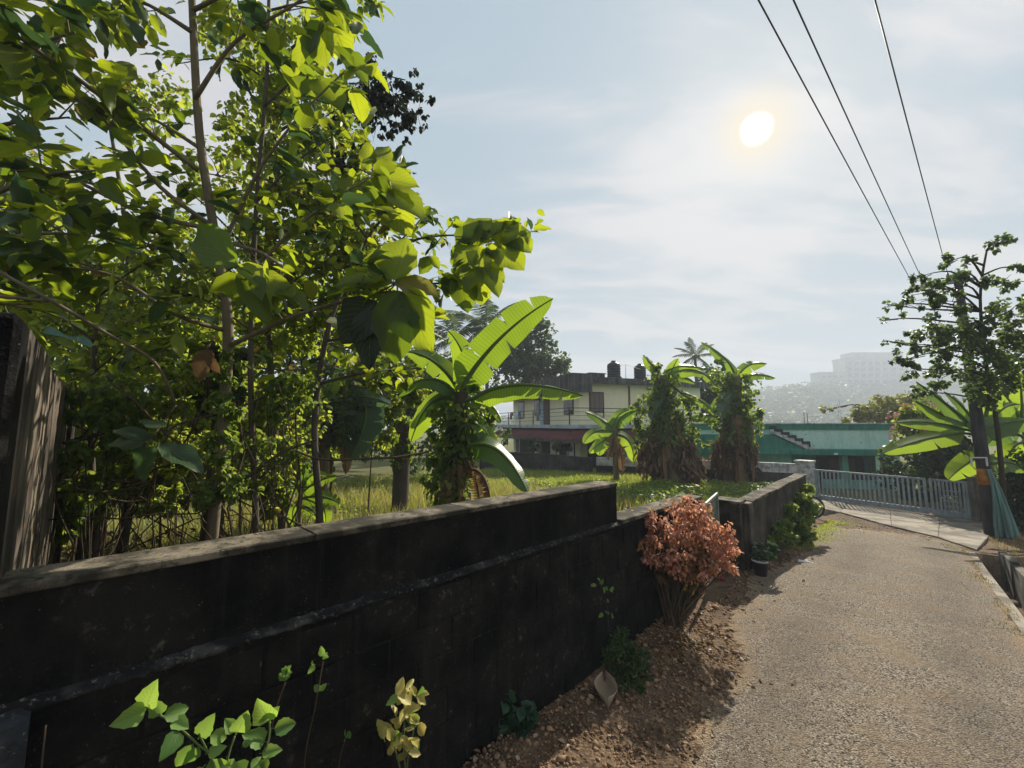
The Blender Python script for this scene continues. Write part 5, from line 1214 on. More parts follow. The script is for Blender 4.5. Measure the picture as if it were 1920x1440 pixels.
tree('thicket_shrub', 'straggling green shrub just over the wall right of the ringed trunk', [(470, 1005, 5.0), (480, 930, 5.0)], .02, [(500, 900, 5.0, 40), (455, 880, 5.2, 36), (540, 850, 5.4, 40), (330, 880, 5.2, 40), (280, 930, 5.0, 34), (510, 950, 5.0, 24)], 2200, .08, L_SMALL, B_TWIG, 'shrub', 'shrubs in the thicket')
tree('thicket_shrub', 'dark dense undergrowth low in the thicket left of the young banana plant', [(330, 1010, 7.2), (330, 900, 7.2)], .03, [(120, 820, 7.4, 70), (220, 870, 7.2, 60), (330, 860, 7.2, 65), (420, 880, 7.2, 60), (520, 840, 7.4, 60), (600, 800, 7.6, 50), (150, 900, 7.0, 50), (280, 800, 7.4, 60), (460, 780, 7.4, 60), (640, 770, 8, 50)], 8000, .11, L_DARK, B_TWIG, 'shrub', 'shrubs in the thicket')
tree('thicket_shrub', 'leafy undergrowth behind the wall between the stumps and the pale stem', [(300, 1020, 4.8), (300, 900, 4.8)], .02, [(200, 860, 5.0, 44), (260, 900, 4.8, 40), (330, 930, 4.8, 34), (360, 850, 5.0, 44), (300, 820, 5.2, 44), (170, 940, 4.6, 30), (460, 900, 5.0, 34), (520, 930, 5.0, 30), (120, 800, 5.2, 44)], 4200, .07, L_SMALL, B_TWIG, 'shrub', 'shrubs in the thicket')
tree('thicket_shrub', 'sunlit yellow green bush behind the thicket near the grey green banana leaf', [(600, 960, 8.6), (600, 840, 8.6)], .03, [(520, 740, 8.4, 46), (580, 770, 8.6, 46), (650, 740, 8.6, 46), (700, 700, 8.8, 46), (560, 830, 8.4, 36), (490, 820, 8.2, 40), (640, 830, 8.8, 30), (760, 690, 9, 34), (780, 740, 9.2, 28)], 5200, .12, L_SMALL, B_TWIG, 'shrub', 'shrubs in the thicket')
# dark hanging creeper at the top of the thicket
hc = empty('hanging_creeper', P(700, 130, 5.2), 'dark dried creeper hanging from the top of the thicket against the sky', 'creeper')
foliage('dangling_leaves', pxcl([(690, 150, 5.2, 42), (735, 170, 5.2, 48), (775, 160, 5.2, 30), (700, 205, 5.2, 40), (750, 215, 5.2, 32), (655, 185, 5.2, 30), (720, 250, 5.2, 16), (640, 235, 5.3, 22), (780, 215, 5.2, 18), (670, 265, 5.3, 20), (640, 290, 5.4, 26), (760, 260, 5.2, 8), (800, 185, 5.2, 14), (795, 235, 5.2, 8)]), 3000, .062, L_BLACKISH, hc, 1.4)
m = MB()
for i in range(34):
    a = P(rnd.uniform(640, 790), rnd.uniform(150, 200), 5.2 + rnd.uniform(-.2, .2)); L = rnd.uniform(.2, .6); m.tube([a, a + Vector((rnd.uniform(-.06, .06), 0, -L * .5)), a + Vector((rnd.uniform(-.1, .1), 0, -L))], [.003, .003, .002], 4, False)
for pts in ([(520, 240, 5.5), (600, 170, 5.3), (690, 140, 5.2), (760, 150, 5.2)], [(560, 260, 5.5), (640, 200, 5.3), (720, 185, 5.2), (790, 165, 5.2)]): m.tube(smooth_path([P(*q) for q in pts], 4), .008, 5)
m.build('stems', B_DARK, hc)
# dark ringed palm trunk
db = gbase(402, 4.6); e = empty('ringed_trunk', db, 'dark ringed palm trunk standing behind the wall in the thicket', 'tree')
tp_ = P(415, 730, 4.6); pts = []; rad = []
for i in range(41):
    k = i / 40; pts.append(db.lerp(tp_, k) + Vector((.03 * math.sin(3 * k), 0, -.05 if i == 0 else 0))); rad.append((.125 - .05 * k) * (1.06 if i % 4 == 0 else 1))
MB().tube(pts, rad, 10).build('trunk', B_DARK, e)
foliage('crown', pxcl([(415, 725, 4.6, 50), (440, 690, 4.6, 45), (390, 690, 4.6, 45)]), 500, .12, L_DARK, e, .6)

# dead twigs, vines and roots low in the thicket
def tangle():
    m = MB()
    for i in range(170):
        px = rnd.uniform(105, 560); Y = rnd.uniform(3.3, 6.0); q = gbase(px, Y); 
        kind = rnd.random()
        if kind < .35:
            a = P(px, rnd.uniform(690, 900), Y); L = a.z - q.z; pts = [a]
            for k in range(1, 6): pts.append(a + Vector((rnd.gauss(0, .07) * k, rnd.gauss(0, .04), -L * k / 5)))
        else:
            a = P(px, rnd.uniform(780, 980), Y); pts = [a]; d = Vector((rnd.gauss(0, 1), rnd.gauss(0, .4), rnd.gauss(-.2, .5))).normalized() * rnd.uniform(.08, .16)
            for k in range(5): d += Vector((rnd.gauss(0, .05), rnd.gauss(0, .03), rnd.gauss(-.01, .05))); pts.append(pts[-1] + d)
        r_ = rnd.choice((.003, .004, .006, .010)); m.tube(smooth_path(pts, 2), r_, 4, False)
    o = m.build('dead_vines', B_TWIG); tag(o, 'tangle of brown dead twigs and hanging vines behind the wall', 'vines', kind='stuff')
tangle()
def dead_leaves_in_thicket():
    n = 1500; px = NR.uniform(100, 620, n); C = []
    for x in px: q = gbase(x, rnd.uniform(3.4, 7.0)); C.append((q.x, q.y, q.z + abs(rnd.gauss(.0, .14)) + .02))
    C = np.array(C); D = NR.normal(size=(n, 3)) * np.array([1, 1, .4]); Ln = NR.uniform(.05, .16, n); V, F = leaves_np(C, D, NR.normal(size=(n, 3)) + np.array([0, 0, 1]), Ln, Ln * .4)
    tag(put('leaf_litter', np_mesh('leaf_litter', V, F), L_DRYI), 'dry brown leaves lying under the thicket', 'leaf litter', kind='stuff')
dead_leaves_in_thicket()
for (px, tpx, ty, Y, r_, lab) in ((170, 165, 905, 4.6, .06, 'short dark stump with hanging roots beside the tall side wall'), (240, 250, 890, 5.0, .055, 'dark stump left of the ringed trunk in the thicket')):
    b = gbase(px, Y); t_ = P(tpx, ty, Y); e = empty('stump', b, lab, 'stump', 'stumps in the thicket'); MB().tube(smooth_path([b - Vector((0, 0, .1)), b.lerp(t_, .5), t_], 4), [r_ * 1.2] + [r_] * 8, 8).build('trunk', B_DARK, e)
    m = MB()
    for k in range(22):
        a = t_ + Vector((rnd.uniform(-.12, .12), rnd.uniform(-.1, .1), rnd.uniform(-.1, .06))); m.tube([t_, a, a + Vector((rnd.uniform(-.12, .12), 0, -rnd.uniform(.2, .55)))], [.008, .006, .003], 4, False)
    m.build('hanging_roots', B_TWIG, e)

# ---- broad leaved saplings over the wall
leafy_tree('broad_leaved_sapling', 'tall pale stemmed sapling with big leaves rising behind the wall', [(398, 1008, 3.5), (428, 640, 3.4), (404, 450, 3.3), (374, 250, 3.2), (360, 0, 3.1), (352, -160, 3.1)], .050, [
    [(372, 320, 3.2), (190, 180, 2.7), (0, 45, 2.2), (-80, -10, 2.0)], [(392, 420, 3.25), (300, 350, 3.0), (210, 240, 2.7), (140, 180, 2.5)], (1.2, [(366, 185, 3.15), (440, 80, 3.0), (550, 10, 2.9), (620, -40, 2.8)]),
    (1.2, [(416, 560, 3.35), (510, 470, 3.2), (600, 390, 3.2), (700, 330, 3.3)]), (.8, [(427, 650, 3.4), (560, 590, 3.2), (690, 555, 3.1), (740, 545, 3.0)]), (1.2, [(410, 480, 3.3), (480, 330, 3.2), (560, 220, 3.1), (650, 130, 3.1)]),
    (1.1, [(400, 430, 3.25), (270, 400, 2.9), (120, 330, 2.6), (20, 320, 2.5)]), (.8, [(424, 620, 3.4), (330, 590, 3.0), (220, 520, 2.7), (120, 500, 2.5)]), (.9, [(360, 60, 3.1), (280, 10, 3.0), (200, -20, 2.9)]), (.8, [(360, 20, 3.1), (450, -20, 3.0), (540, -30, 2.9)]),
    (.7, [(405, 450, 3.3), (480, 470, 2.8), (530, 500, 2.6)]), (.7, [(378, 280, 3.2), (300, 230, 3.4), (240, 200, 3.6)])], .215, 300, B_PALE, group='broad leaved saplings', twigs=6)
leafy_tree('broad_leaved_sapling', 'leaning sapling with round leaf clusters reaching towards the house', [(600, 985, 4.6), (590, 800, 4.6), (610, 640, 4.6), (650, 520, 4.6), (700, 430, 4.6)], .045, [
    (1.7, [(660, 500, 4.6), (760, 455, 4.5), (850, 441, 4.4), (985, 452, 4.3)]), (1.2, [(700, 430, 4.6), (740, 380, 4.5), (765, 320, 4.5)]), (1.3, [(640, 540, 4.6), (740, 530, 4.4), (830, 530, 4.3), (900, 500, 4.3)]), (1.4, [(610, 640, 4.6), (720, 620, 4.4), (790, 590, 4.3)]),
    (1.0, [(690, 450, 4.6), (640, 380, 4.6), (600, 310, 4.6)]), (1.1, [(600, 720, 4.6), (680, 700, 4.4), (790, 690, 4.3)]), (.9, [(600, 760, 4.6), (540, 700, 4.5), (480, 690, 4.4)]), (1.0, [(720, 410, 4.6), (700, 330, 4.6), (690, 260, 4.6)]), (1.0, [(650, 520, 4.6), (730, 470, 4.5), (800, 400, 4.5)])], .19, 300, B_GREY, BL_ROUND + BL_MAIN, group='broad leaved saplings', twigs=6, spread=.30)
leafy_tree('broad_leaved_sapling', 'sapling at the far left whose big leaves crowd the upper corner', [(-260, 1080, 3.2), (-240, 700, 3.2), (-220, 300, 3.1), (-200, -100, 3.0)], .055, [
    (1.4, [(-220, 250, 3.1), (-60, 160, 2.7), (60, 90, 2.5), (140, 60, 2.4)]), (1.4, [(-230, 420, 3.1), (-60, 380, 2.7), (80, 330, 2.5), (180, 320, 2.4)]), (1.5, [(-230, 560, 3.1), (-80, 470, 2.7), (60, 440, 2.5), (150, 440, 2.4)]), (1.2, [(-210, 100, 3.0), (-40, 20, 2.7), (100, -10, 2.5)]), (1.0, [(-230, 480, 3.1), (-50, 560, 2.8), (60, 570, 2.7)]), (1.0, [(-220, 320, 3.1), (-20, 240, 2.9), (130, 220, 2.8)])], .225, 220, B_PALE, BL_MAIN, group='broad leaved saplings', twigs=7)
leafy_tree('broad_leaved_sapling', 'slender sapling whose leaves fill the top of the thicket', [(480, 1005, 4.2), (470, 700, 4.2), (480, 400, 4.1), (500, 150, 4.0), (505, -60, 4.0)], .035, [
    (1.2, [(480, 380, 4.1), (560, 300, 4.0), (650, 240, 4.0)]), (1.2, [(495, 200, 4.0), (570, 130, 4.0), (640, 60, 3.9)]), (1.2, [(475, 480, 4.1), (400, 400, 4.0), (320, 330, 3.9)]), (1.0, [(500, 150, 4.0), (430, 110, 3.9), (330, 120, 3.8)]), (1.2, [(472, 600, 4.2), (560, 520, 4.1), (650, 470, 4.1)]), (1.0, [(472, 620, 4.2), (380, 560, 4.1), (300, 540, 4.0)]), (1.0, [(504, 20, 4.0), (590, 0, 3.9), (680, -10, 3.9)]), (1.0, [(485, 330, 4.1), (600, 380, 4.0), (720, 390, 4.0)]), (1.0, [(500, 100, 4.0), (580, 180, 3.9), (660, 200, 3.9)])], .17, 260, B_GREY, BL_MAIN, group='broad leaved saplings', twigs=6, spread=.32)
leafy_tree('broad_leaved_sapling', 'low sapling with hanging leaves between the tall side wall and the pale stem', [(180, 1030, 4.4), (170, 800, 4.4), (180, 620, 4.3), (190, 480, 4.2)], .035, [
    (1.0, [(178, 640, 4.3), (90, 580, 4.1), (20, 560, 4.0)]), (1.2, [(180, 560, 4.3), (260, 500, 4.1), (330, 480, 4.0)]), (1.0, [(185, 520, 4.2), (120, 440, 4.1), (50, 400, 4.0)]), (1.2, [(172, 700, 4.4), (260, 640, 4.2), (350, 640, 4.1)]), (1.0, [(172, 740, 4.4), (240, 720, 4.3), (320, 740, 4.2)]), (1.0, [(190, 490, 4.2), (240, 470, 4.1), (290, 460, 4.0)])], .165, 240, B_GREY, BL_MAIN, group='broad leaved saplings', twigs=6, spread=.32)
sap = bpy.data.objects['broad_leaved_sapling']
foliage('creeper', pxcl([(427, 690, 3.35, 30), (418, 760, 3.35, 32), (408, 840, 3.4, 34), (402, 930, 3.4, 32), (440, 800, 3.5, 30), (430, 900, 3.5, 30)]), 1500, .05, L_VINE, sap, .7)
for lab, cl_, n_, mt_ in (('leafy climber hanging behind the wall near the tall side wall', [(150, 760, 3.6, 40), (200, 820, 3.7, 36), (130, 850, 3.5, 34), (240, 740, 3.8, 40), (180, 900, 3.7, 30)], 1500, L_VINE),
                     ('leafy climber hanging behind the wall between the two stumps', [(300, 780, 3.9, 40), (330, 860, 3.9, 36), (270, 860, 3.8, 32), (350, 720, 3.9, 40), (310, 930, 3.9, 28)], 1500, L_SMALL),
                     ('leafy climber hanging behind the wall left of the young banana plant', [(500, 760, 4.2, 42), (520, 840, 4.2, 36), (480, 900, 4.2, 30), (550, 730, 4.3, 40), (470, 830, 4.2, 30)], 1500, L_VINE)):
    c3 = pxcl(cl_); b_ = gbase(cl_[1][0], cl_[1][2]); e = empty('climber', b_, lab, 'climber', 'climbers behind the wall'); m = MB()
    for c, r in c3: m.tube(smooth_path([b_, b_.lerp(Vector(c), .5) + Vector((rnd.uniform(-.08, .08), 0, .05)), Vector(c)], 4), .005, 5)
    m.build('stems', B_TWIG, e); foliage('leaves', c3, n_, .058, mt_, e, .7)
# bare pale stems reaching in from the left
for pts, lab in (([(-120, 430, 2.0), (0, 510, 2.2), (95, 563, 2.35), (200, 625, 2.6), (290, 680, 2.9), (330, 760, 3.2)], 'pale bare stem slanting down across the thicket from the left edge'), ([(-90, 545, 2.1), (0, 555, 2.25), (92, 565, 2.36)], 'thin pale stem joining the slanting one near the left edge')):
    tag(MB().tube(smooth_path([P(*q) for q in pts], 5), [.011] * (5 * (len(pts) - 1) + 1), 7).build('bare_stem', B_PALE), lab, 'stem', 'bare stems in the thicket')
# single striking leaves: dark ones hanging, a big one low on the left, a dry curled one
def lone(lab, items, name='leaf_spray', cat='branch', stem=None):
    e = empty(name, P(*stem[0]), lab, cat)
    MB().tube(smooth_path([P(*q) for q in stem], 4), .006, 5).build('stem', B_TWIG, e)
    for (a, b, size, ms, nrm) in items:
        A = P(*a); B = P(*b); leaf(e, A, B - A, nrm, (B - A).length * size, ms)
lone('twig with two dark drooping leaves hanging in front of the thicket', [((705, 565, 3.0), (640, 640, 3.0), 1.05, BL_DARK, (.3, -1, .2)), ((700, 575, 3.0), (685, 685, 3.0), 1.05, BL_DARK, (0, -1, .1))], stem=[(762, 505, 3.05), (735, 540, 3.05), (705, 565, 3.0)])
lone('spray of five broad lit leaves beside the dark drooping pair', [((735, 530, 2.95), (620, 520, 2.9), 1, BL_MAIN, (0, -.9, .6)), ((740, 530, 2.95), (825, 545, 2.9), 1, BL_MAIN, (0, -.9, .5)), ((745, 545, 2.95), (740, 680, 2.95), 1, BL_MAIN, (.2, -1, .1)), ((755, 545, 2.95), (805, 660, 2.95), 1, BL_MAIN, (-.3, -1, .1)), ((738, 525, 2.95), (760, 440, 2.95), 1, BL_MAIN, (0, -1, .2))], stem=[(690, 560, 3.1), (735, 535, 2.97), (742, 530, 2.95)])
lone('pair of large bright yellow green leaves in front of the sapling stem', [((445, 500, 2.5), (350, 415, 2.5), 1.0, BL_LONG, (-.4, -1, .3)), ((445, 500, 2.5), (555, 545, 2.5), 1.0, BL_LONG, (.2, -1, .6)), ((450, 505, 2.5), (500, 600, 2.5), 1.0, BL_LONG, (.4, -1, .2))], stem=[(415, 520, 3.2), (430, 505, 2.8), (447, 500, 2.5)])
ang_ = [(868, 470, 900, 405), (880, 462, 925, 402), (905, 455, 950, 400), (925, 452, 980, 412), (940, 455, 1000, 430), (950, 458, 998, 470), (935, 462, 985, 505), (915, 460, 945, 510), (895, 460, 900, 520), (880, 462, 862, 515), (868, 465, 842, 480), (900, 500, 940, 555), (890, 505, 905, 575), (900, 500, 870, 545), (910, 498, 950, 530), (850, 520, 835, 560), (860, 515, 880, 590)]
lone('branch end with a cluster of round leaves standing out against the sky', [((a, b, 4.2), (c_, d_, 4.2 + rnd.uniform(-.12, .12)), .95, BL_ROUND, (rnd.uniform(-.5, .5), -1, rnd.uniform(0, .6))) for a, b, c_, d_ in ang_], stem=[(735, 470, 4.45), (800, 445, 4.35), (870, 443, 4.25), (950, 455, 4.2)])
ang_ = [(700, 330, 760, 300), (705, 325, 730, 265), (710, 335, 785, 345), (690, 345, 720, 400), (705, 345, 755, 390), (660, 330, 640, 390), (690, 320, 690, 260), (680, 350, 670, 420), (715, 350, 800, 400), (720, 360, 770, 440)]
lone('branch end with drooping broad leaves below the dark hanging creeper', [((a, b, 3.9), (c_, d_, 3.9 + rnd.uniform(-.1, .1)), 1.0, BL_MAIN, (rnd.uniform(-.5, .5), -1, rnd.uniform(0, .6))) for a, b, c_, d_ in ang_], stem=[(560, 330, 4.2), (640, 310, 4.0), (690, 325, 3.92), (715, 345, 3.9)])
ang_ = [(600, 40, 570, 110), (610, 30, 605, 120), (620, 30, 650, 110), (630, 25, 690, 60), (615, 25, 640, -20), (640, 90, 690, 150), (600, 60, 540, 130), (590, 140, 580, 190), (600, 150, 640, 200), (585, 150, 545, 190)]
lone('branch end with hanging broad leaves at the top edge of the thicket', [((a, b, 3.2), (c_, d_, 3.2 + rnd.uniform(-.1, .1)), 1.0, BL_MAIN, (rnd.uniform(-.5, .5), -1, rnd.uniform(-.1, .5))) for a, b, c_, d_ in ang_], stem=[(540, 10, 3.4), (580, 15, 3.25), (620, 25, 3.2)])
lone('drooping sprig of big green leaves low beside the tall side wall', [((300, 835, 2.6), (388, 878, 2.6), .95, BL_DARKG, (0, -.5, 1)), ((270, 830, 2.6), (190, 825, 2.6), .9, BL_DARKG, (0, -.6, .9)), ((275, 840, 2.6), (262, 915, 2.6), .9, BL_DARKG, (.2, -1, .2)), ((270, 825, 2.6), (200, 790, 2.6), .8, BL_DARKG, (0, -.4, 1)), ((300, 800, 2.6), (250, 780, 2.6), .8, BL_DARKG, (0, -.4, 1))], stem=[(330, 760, 3.0), (300, 800, 2.8), (275, 832, 2.6)])
lone('big brown curled dead leaf caught in the middle of the thicket', [((388, 655, 3.05), (372, 708, 3.05), 1.15, BL_DRY, (.3, -1, .2)), ((390, 655, 3.05), (405, 700, 3.05), 1.0, BL_DRY, (-.3, -1, .2))], 'dead_leaf', 'leaf', [(402, 630, 3.2), (392, 648, 3.1), (388, 656, 3.05)])

# ================================================================== grass and ground cover
def blades(name, label, pts, h, mat, lean=.5, w=.006):
    n = len(pts); P0 = np.array(pts); a = NR.uniform(0, 6.283, n); H = h * NR.uniform(.4, 1.3, n); d = np.stack([np.cos(a), np.sin(a), np.zeros(n)], 1); sd = np.stack([-np.sin(a), np.cos(a), np.zeros(n)], 1) * w
    ln = NR.uniform(.1, lean, n)[:, None]; up = np.array([0, 0, 1.0]); Hc = H[:, None]
    V = np.stack([P0 - sd, P0 + sd, P0 + up * Hc * .6 + d * Hc * ln * .35 + sd * .8, P0 + up * Hc * .6 + d * Hc * ln * .35 - sd * .8, P0 + up * Hc * .92 + d * Hc * ln], 1).reshape(-1, 3)
    b = (np.arange(n) * 5)[:, None]; F = np.concatenate([b + np.array([0, 1, 2]), b + np.array([0, 2, 3]), b + np.array([3, 2, 4])], 0)
    return tag(put(name, np_mesh(name, V, F), mat), label, 'grass', kind='stuff')
def scatter(n, s0, s1, w0, w1, keep=None, pow_=1.0):
    out = []
    while len(out) < n:
        s = s0 + (s1 - s0) * rnd.random(); w = w0 + (w1 - w0) * rnd.random()
        if keep and not keep(s, w): continue
        q = S(s, w, 0); out.append((q.x, q.y, gsw(s, w) - .01))
    return out
patch = lambda s, w: math.sin(s * 1.3 + 2) * math.sin(w * 1.1 + s * .4) + .55 * math.sin(s * 3.7 - w * 2.9) + .9 > rnd.random() * 1.7
blades('plot_grass', 'short yellow green grass covering the vacant plot', scatter(56000, -3.0, 13.5, -13.5, -.35, patch), .17, L_GRASS, .8, .009)
blades('thicket_grass', 'tall dry grass at the edge of the thicket', scatter(15000, -4.0, 6.5, -10.0, -1.6, patch), .40, L_STRAWG, .6, .006)
blades('far_plot_grass', 'grass along the foot of the compound wall', scatter(7000, 9, 15.0, -13.5, -5), .20, L_GRASS, .8, .012)
def creeping(name, label, pts, size, mat, h):
    C = np.array(pts); n = len(C); C[:, 2] += NR.uniform(.01, h, n); D = NR.normal(size=(n, 3)) * np.array([1, 1, .35]); Nn = NR.normal(size=(n, 3)) * .4 + np.array([0, 0, 1]); Ln = size * NR.uniform(.5, 1.2, n)
    V, F = leaves_np(C, D, Nn, Ln, Ln * .42); return tag(put(name, np_mesh(name, V, F), mat), label, 'ground cover', kind='stuff')
creeping('ground_creeper', 'low leafy creeper spreading under the banana clumps', scatter(7000, 4.5, 15.0, -5.0, -.4, lambda s, w: math.sin(s * .9) * math.sin(w * 1.7 + 1) + .6 > rnd.random()), .13, L_VINE, .28)
creeping('ground_creeper', 'low weeds spread through the grass of the plot', scatter(5000, -1, 12.0, -11, -.4, lambda s, w: math.sin(s * 1.7 + 3) * math.sin(w * .9) > .2 * rnd.random()), .10, L_SMALL, .16)
blades('verge_grass', 'short dry grass on the verge right of the drain', scatter(6500, 2, 14.5, 3.56, 7.0), .10, L_STRAW, .9, .006)
def verge_keep(s, w): return math.sin(s * 2.3) * math.sin(w * 5) > .1
blades('verge_grass', 'yellow green grass tufts at the foot of the lane wall', scatter(2000, 6.2, 11.8, .42, 1.5, lambda s, w: rnd.random() < .9 * math.exp(-((w - .45) / (.16 + .30 * abs(math.sin((s - 6.5) * .8 + .5 * math.sin(s * 5))))) ** 2)), .08, L_GRASS, .8, .006)
blades('verge_grass', 'sparse dry grass along the drain edge of the lane', scatter(1700, 3.5, 10.5, 2.45, 3.1, lambda s, w: math.sin(s * 3.1) * math.sin(w * 7 + s) > .15), .05, L_STRAW, .9, .005)

# ================================================================== small plants and things by the lane
# copper leaved bush
bb = on_ground(1263, 1172); bu = empty('copper_leaf_bush', bb, 'bushy shrub with coppery red leaves in front of the low wall', 'shrub')
Yb = bb.y; m = MB()
cl = pxcl([(1290, 985, Yb, 52), (1228, 995, Yb, 40), (1335, 1020, Yb, 40), (1360, 1045, Yb - .1, 28), (1270, 1030, Yb - .15, 46), (1215, 1030, Yb - .1, 34), (1310, 1050, Yb - .15, 36), (1300, 965, Yb + .05, 36), (1208, 985, Yb, 26), (1345, 1005, Yb, 34), (1375, 1050, Yb, 20)])
for i in range(24):
    c, r = cl[i % len(cl)]; e_ = Vector(c) + Vector((rnd.gauss(0, .08), rnd.gauss(0, .08), rnd.gauss(0, .05))); b0 = bb + Vector((rnd.gauss(0, .035), rnd.gauss(0, .035), -.04)); md_ = b0.lerp(e_, .5) + Vector((rnd.gauss(0, .03), rnd.gauss(0, .03), .06))
    m.tube(smooth_path([b0, md_, e_], 4), [.012 - .0009 * k for k in range(9)], 5, False)
m.tube(smooth_path([bb, P(1310, 1110, Yb), P(1340, 1060, Yb)], 4), .008, 5); m.tube(smooth_path([bb, P(1300, 1135, Yb - .1), P(1325, 1105, Yb - .15)], 4), .006, 5)
m.build('stems', B_TWIG, bu)
foliage('crown', cl, 4200, .05, L_RED, bu, .9, .33, .55)
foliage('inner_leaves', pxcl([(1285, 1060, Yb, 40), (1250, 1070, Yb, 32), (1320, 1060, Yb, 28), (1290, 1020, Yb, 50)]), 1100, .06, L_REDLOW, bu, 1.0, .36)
# litter of red leaves below it, kept as one scatter
def litter(name, label, n, fn, size, mat, lift=.012, flat=.25):
    C = np.array([fn() for _ in range(n)]); C[:, 2] += lift; D = NR.normal(size=(n, 3)) * np.array([1, 1, flat]); Ln = size * NR.uniform(.5, 1.3, n)
    V, F = leaves_np(C, D, NR.normal(size=(n, 3)) * .3 + np.array([0, 0, 1]), Ln, Ln * .36, .5, -.12); return tag(put(name, np_mesh(name, V, F), mat), label, 'leaf litter', kind='stuff')
def near(px, py, sx, sy):
    def f():
        q = on_ground(rnd.gauss(px, sx), rnd.gauss(py, sy)); return (q.x, q.y, q.z)
    return f
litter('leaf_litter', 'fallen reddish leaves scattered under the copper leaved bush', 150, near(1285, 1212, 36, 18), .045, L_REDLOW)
def sw_pt(s0, s1, wa, wb, p=1.0):
    def f():
        s = rnd.uniform(s0, s1); w = wa + (wb - wa) * rnd.random() ** p; q = S(s, w, 0); return (q.x, q.y, gsw(s, w, False))
    return f
litter('leaf_litter', 'dry leaves strewn along the foot of the blackened wall', 330, sw_pt(-3.4, 1.2, .05, 1.3, 1.2), .045, L_LITTER)
litter('leaf_litter', 'brown leaf bits along the foot of the lane wall', 420, sw_pt(1.0, 9.0, .25, 1.2, 1.4), .05, L_LITTER)
litter('leaf_litter', 'scattered leaf scraps on the lane surface', 220, sw_pt(-3, 10, .9, 3.0), .035, L_DRYI)
def gravel(name, label, n, fn, size, mat):
    V0 = np.array([(0, 0, 1), (1, 0, 0), (0, 1, 0), (-1, 0, 0), (0, -1, 0), (0, 0, -.6), (.7, .7, .45), (-.7, .6, .4)]) ; Vb = V0[:6]
    Fb = np.array([(0, 1, 2), (0, 2, 3), (0, 3, 4), (0, 4, 1), (5, 2, 1), (5, 3, 2), (5, 4, 3), (5, 1, 4)])
    C = np.array([fn() for _ in range(n)]); sz = size * (NR.exponential(.55, n) + .35); a = NR.uniform(0, 6.28, n); J = Vb[None] * (1 + NR.uniform(-.4, .4, (n, 6, 3))); J[:, :, 2] *= .75
    X = J[:, :, 0] * np.cos(a)[:, None] - J[:, :, 1] * np.sin(a)[:, None]; Y = J[:, :, 0] * np.sin(a)[:, None] + J[:, :, 1] * np.cos(a)[:, None]
    V = np.stack([X, Y, J[:, :, 2]], 2) * sz[:, None, None] + C[:, None, :] + np.array([0, 0, .25]) * sz[:, None, None]
    F = (np.arange(n) * 6)[:, None, None] + Fb[None]; return tag(put(name, np_mesh(name, V.reshape(-1, 3), F.reshape(-1, 3), smooth=False), mat), label, 'gravel', kind='stuff')
def m_grav(name, a, b):
    t = NT(name); r = t.n('NewGeometry').outputs['Random Per Island']; return t.done(t.bsdf(t.mix(r, a, b), .9, .2))
M_GRAV = m_grav('laterite_gravel', (.085, .050, .030), (.32, .205, .12)); M_GRAV2 = m_grav('grey_gravel', (.10, .09, .078), (.42, .38, .32))
gravel('laterite_gravel', 'reddish brown gravel and clods beside the blackened wall', 15000, sw_pt(-3.6, 1.2, .04, 1.35, 1.1), .0085, M_GRAV)
gravel('laterite_gravel', 'brown gravel along the foot of the lane wall', 3500, sw_pt(1.0, 9.5, .25, 1.2, 1.3), .011, M_GRAV)
gravel('grey_gravel', 'loose grey chippings on the worn lane', 6500, sw_pt(-3.0, 8.5, .9, 3.05), .0065, M_GRAV2)
gravel('grey_gravel', 'loose chippings and sand where the asphalt ends before the gate', 2600, sw_pt(8.5, 13.5, .5, 3.0), .011, M_GRAV2)
# a few stones big enough to count
M_STONE = plain('brown_stone', (.20, .145, .10), .9, .2, 0, .4, 30, .5)
for (px, py, r_, lab) in ((915, 1388, .045, 'brown stone on the soil, right of two beside the dark weed'), (895, 1392, .035, 'smaller brown stone on the soil, left of two beside the dark weed'), (932, 1420, .022, 'pale pebble on the soil below the dark weed'), (1075, 1255, .05, 'dark clod against the wall foot beside the grass tuft')):
    q = on_ground(px, py); bm = bmesh.new(); bmesh.ops.create_icosphere(bm, subdivisions=2, radius=r_)
    for v in bm.verts: v.co *= rnd.uniform(.78, 1.15); v.co.z *= .7; v.co += q + Vector((0, 0, r_ * .35))
    me = bpy.data.meshes.new('stone'); bm.to_mesh(me); bm.free(); tag(put('stone', me, M_STONE), lab, 'stone', 'stones by the wall')
# big dry leaf on the soil
q0 = on_ground(1140, 1335); q1 = on_ground(1132, 1282); dvec = (q1 - q0); side = Vector((-dvec.y, dvec.x, 0)).normalized()
V = []; F = []; UV = []; nr, nc = 12, 9; Ld = .33
for i in range(nr + 1):
    t_ = i / nr; w = .125 * max(.02, math.sin(math.pi * (t_ * .97 + .01))) ** .8
    for j in range(nc):
        c_ = -1 + 2 * j / (nc - 1); V.append(tuple(q0 + dvec.normalized() * Ld * t_ + side * c_ * w * (1 - .25 * abs(c_)) + Vector((0, 0, (.018 + .085 * abs(c_) ** 1.9) + .05 * max(0, t_ - .75) * 4 * .5 + .008 * math.sin(7 * t_ + 4 * c_))))); UV.append((.5 + c_ / 2, t_))
for i in range(nr):
    for j in range(nc - 1): F.append((i * nc + j, i * nc + j + 1, (i + 1) * nc + j + 1, (i + 1) * nc + j))
o = put('fallen_leaf', np_mesh('fallen_leaf', V, F, UV), leafmat('pale_dead_leaf', (.33, .255, .185), (.40, .31, .23), (.3, .2, .1), .2, 'object', .8, .15, (8, 6, .12))); md = o.modifiers.new('t', 'SOLIDIFY'); md.thickness = .002
tag(o, 'large pale dry leaf with curled edges lying on the soil', 'leaf')

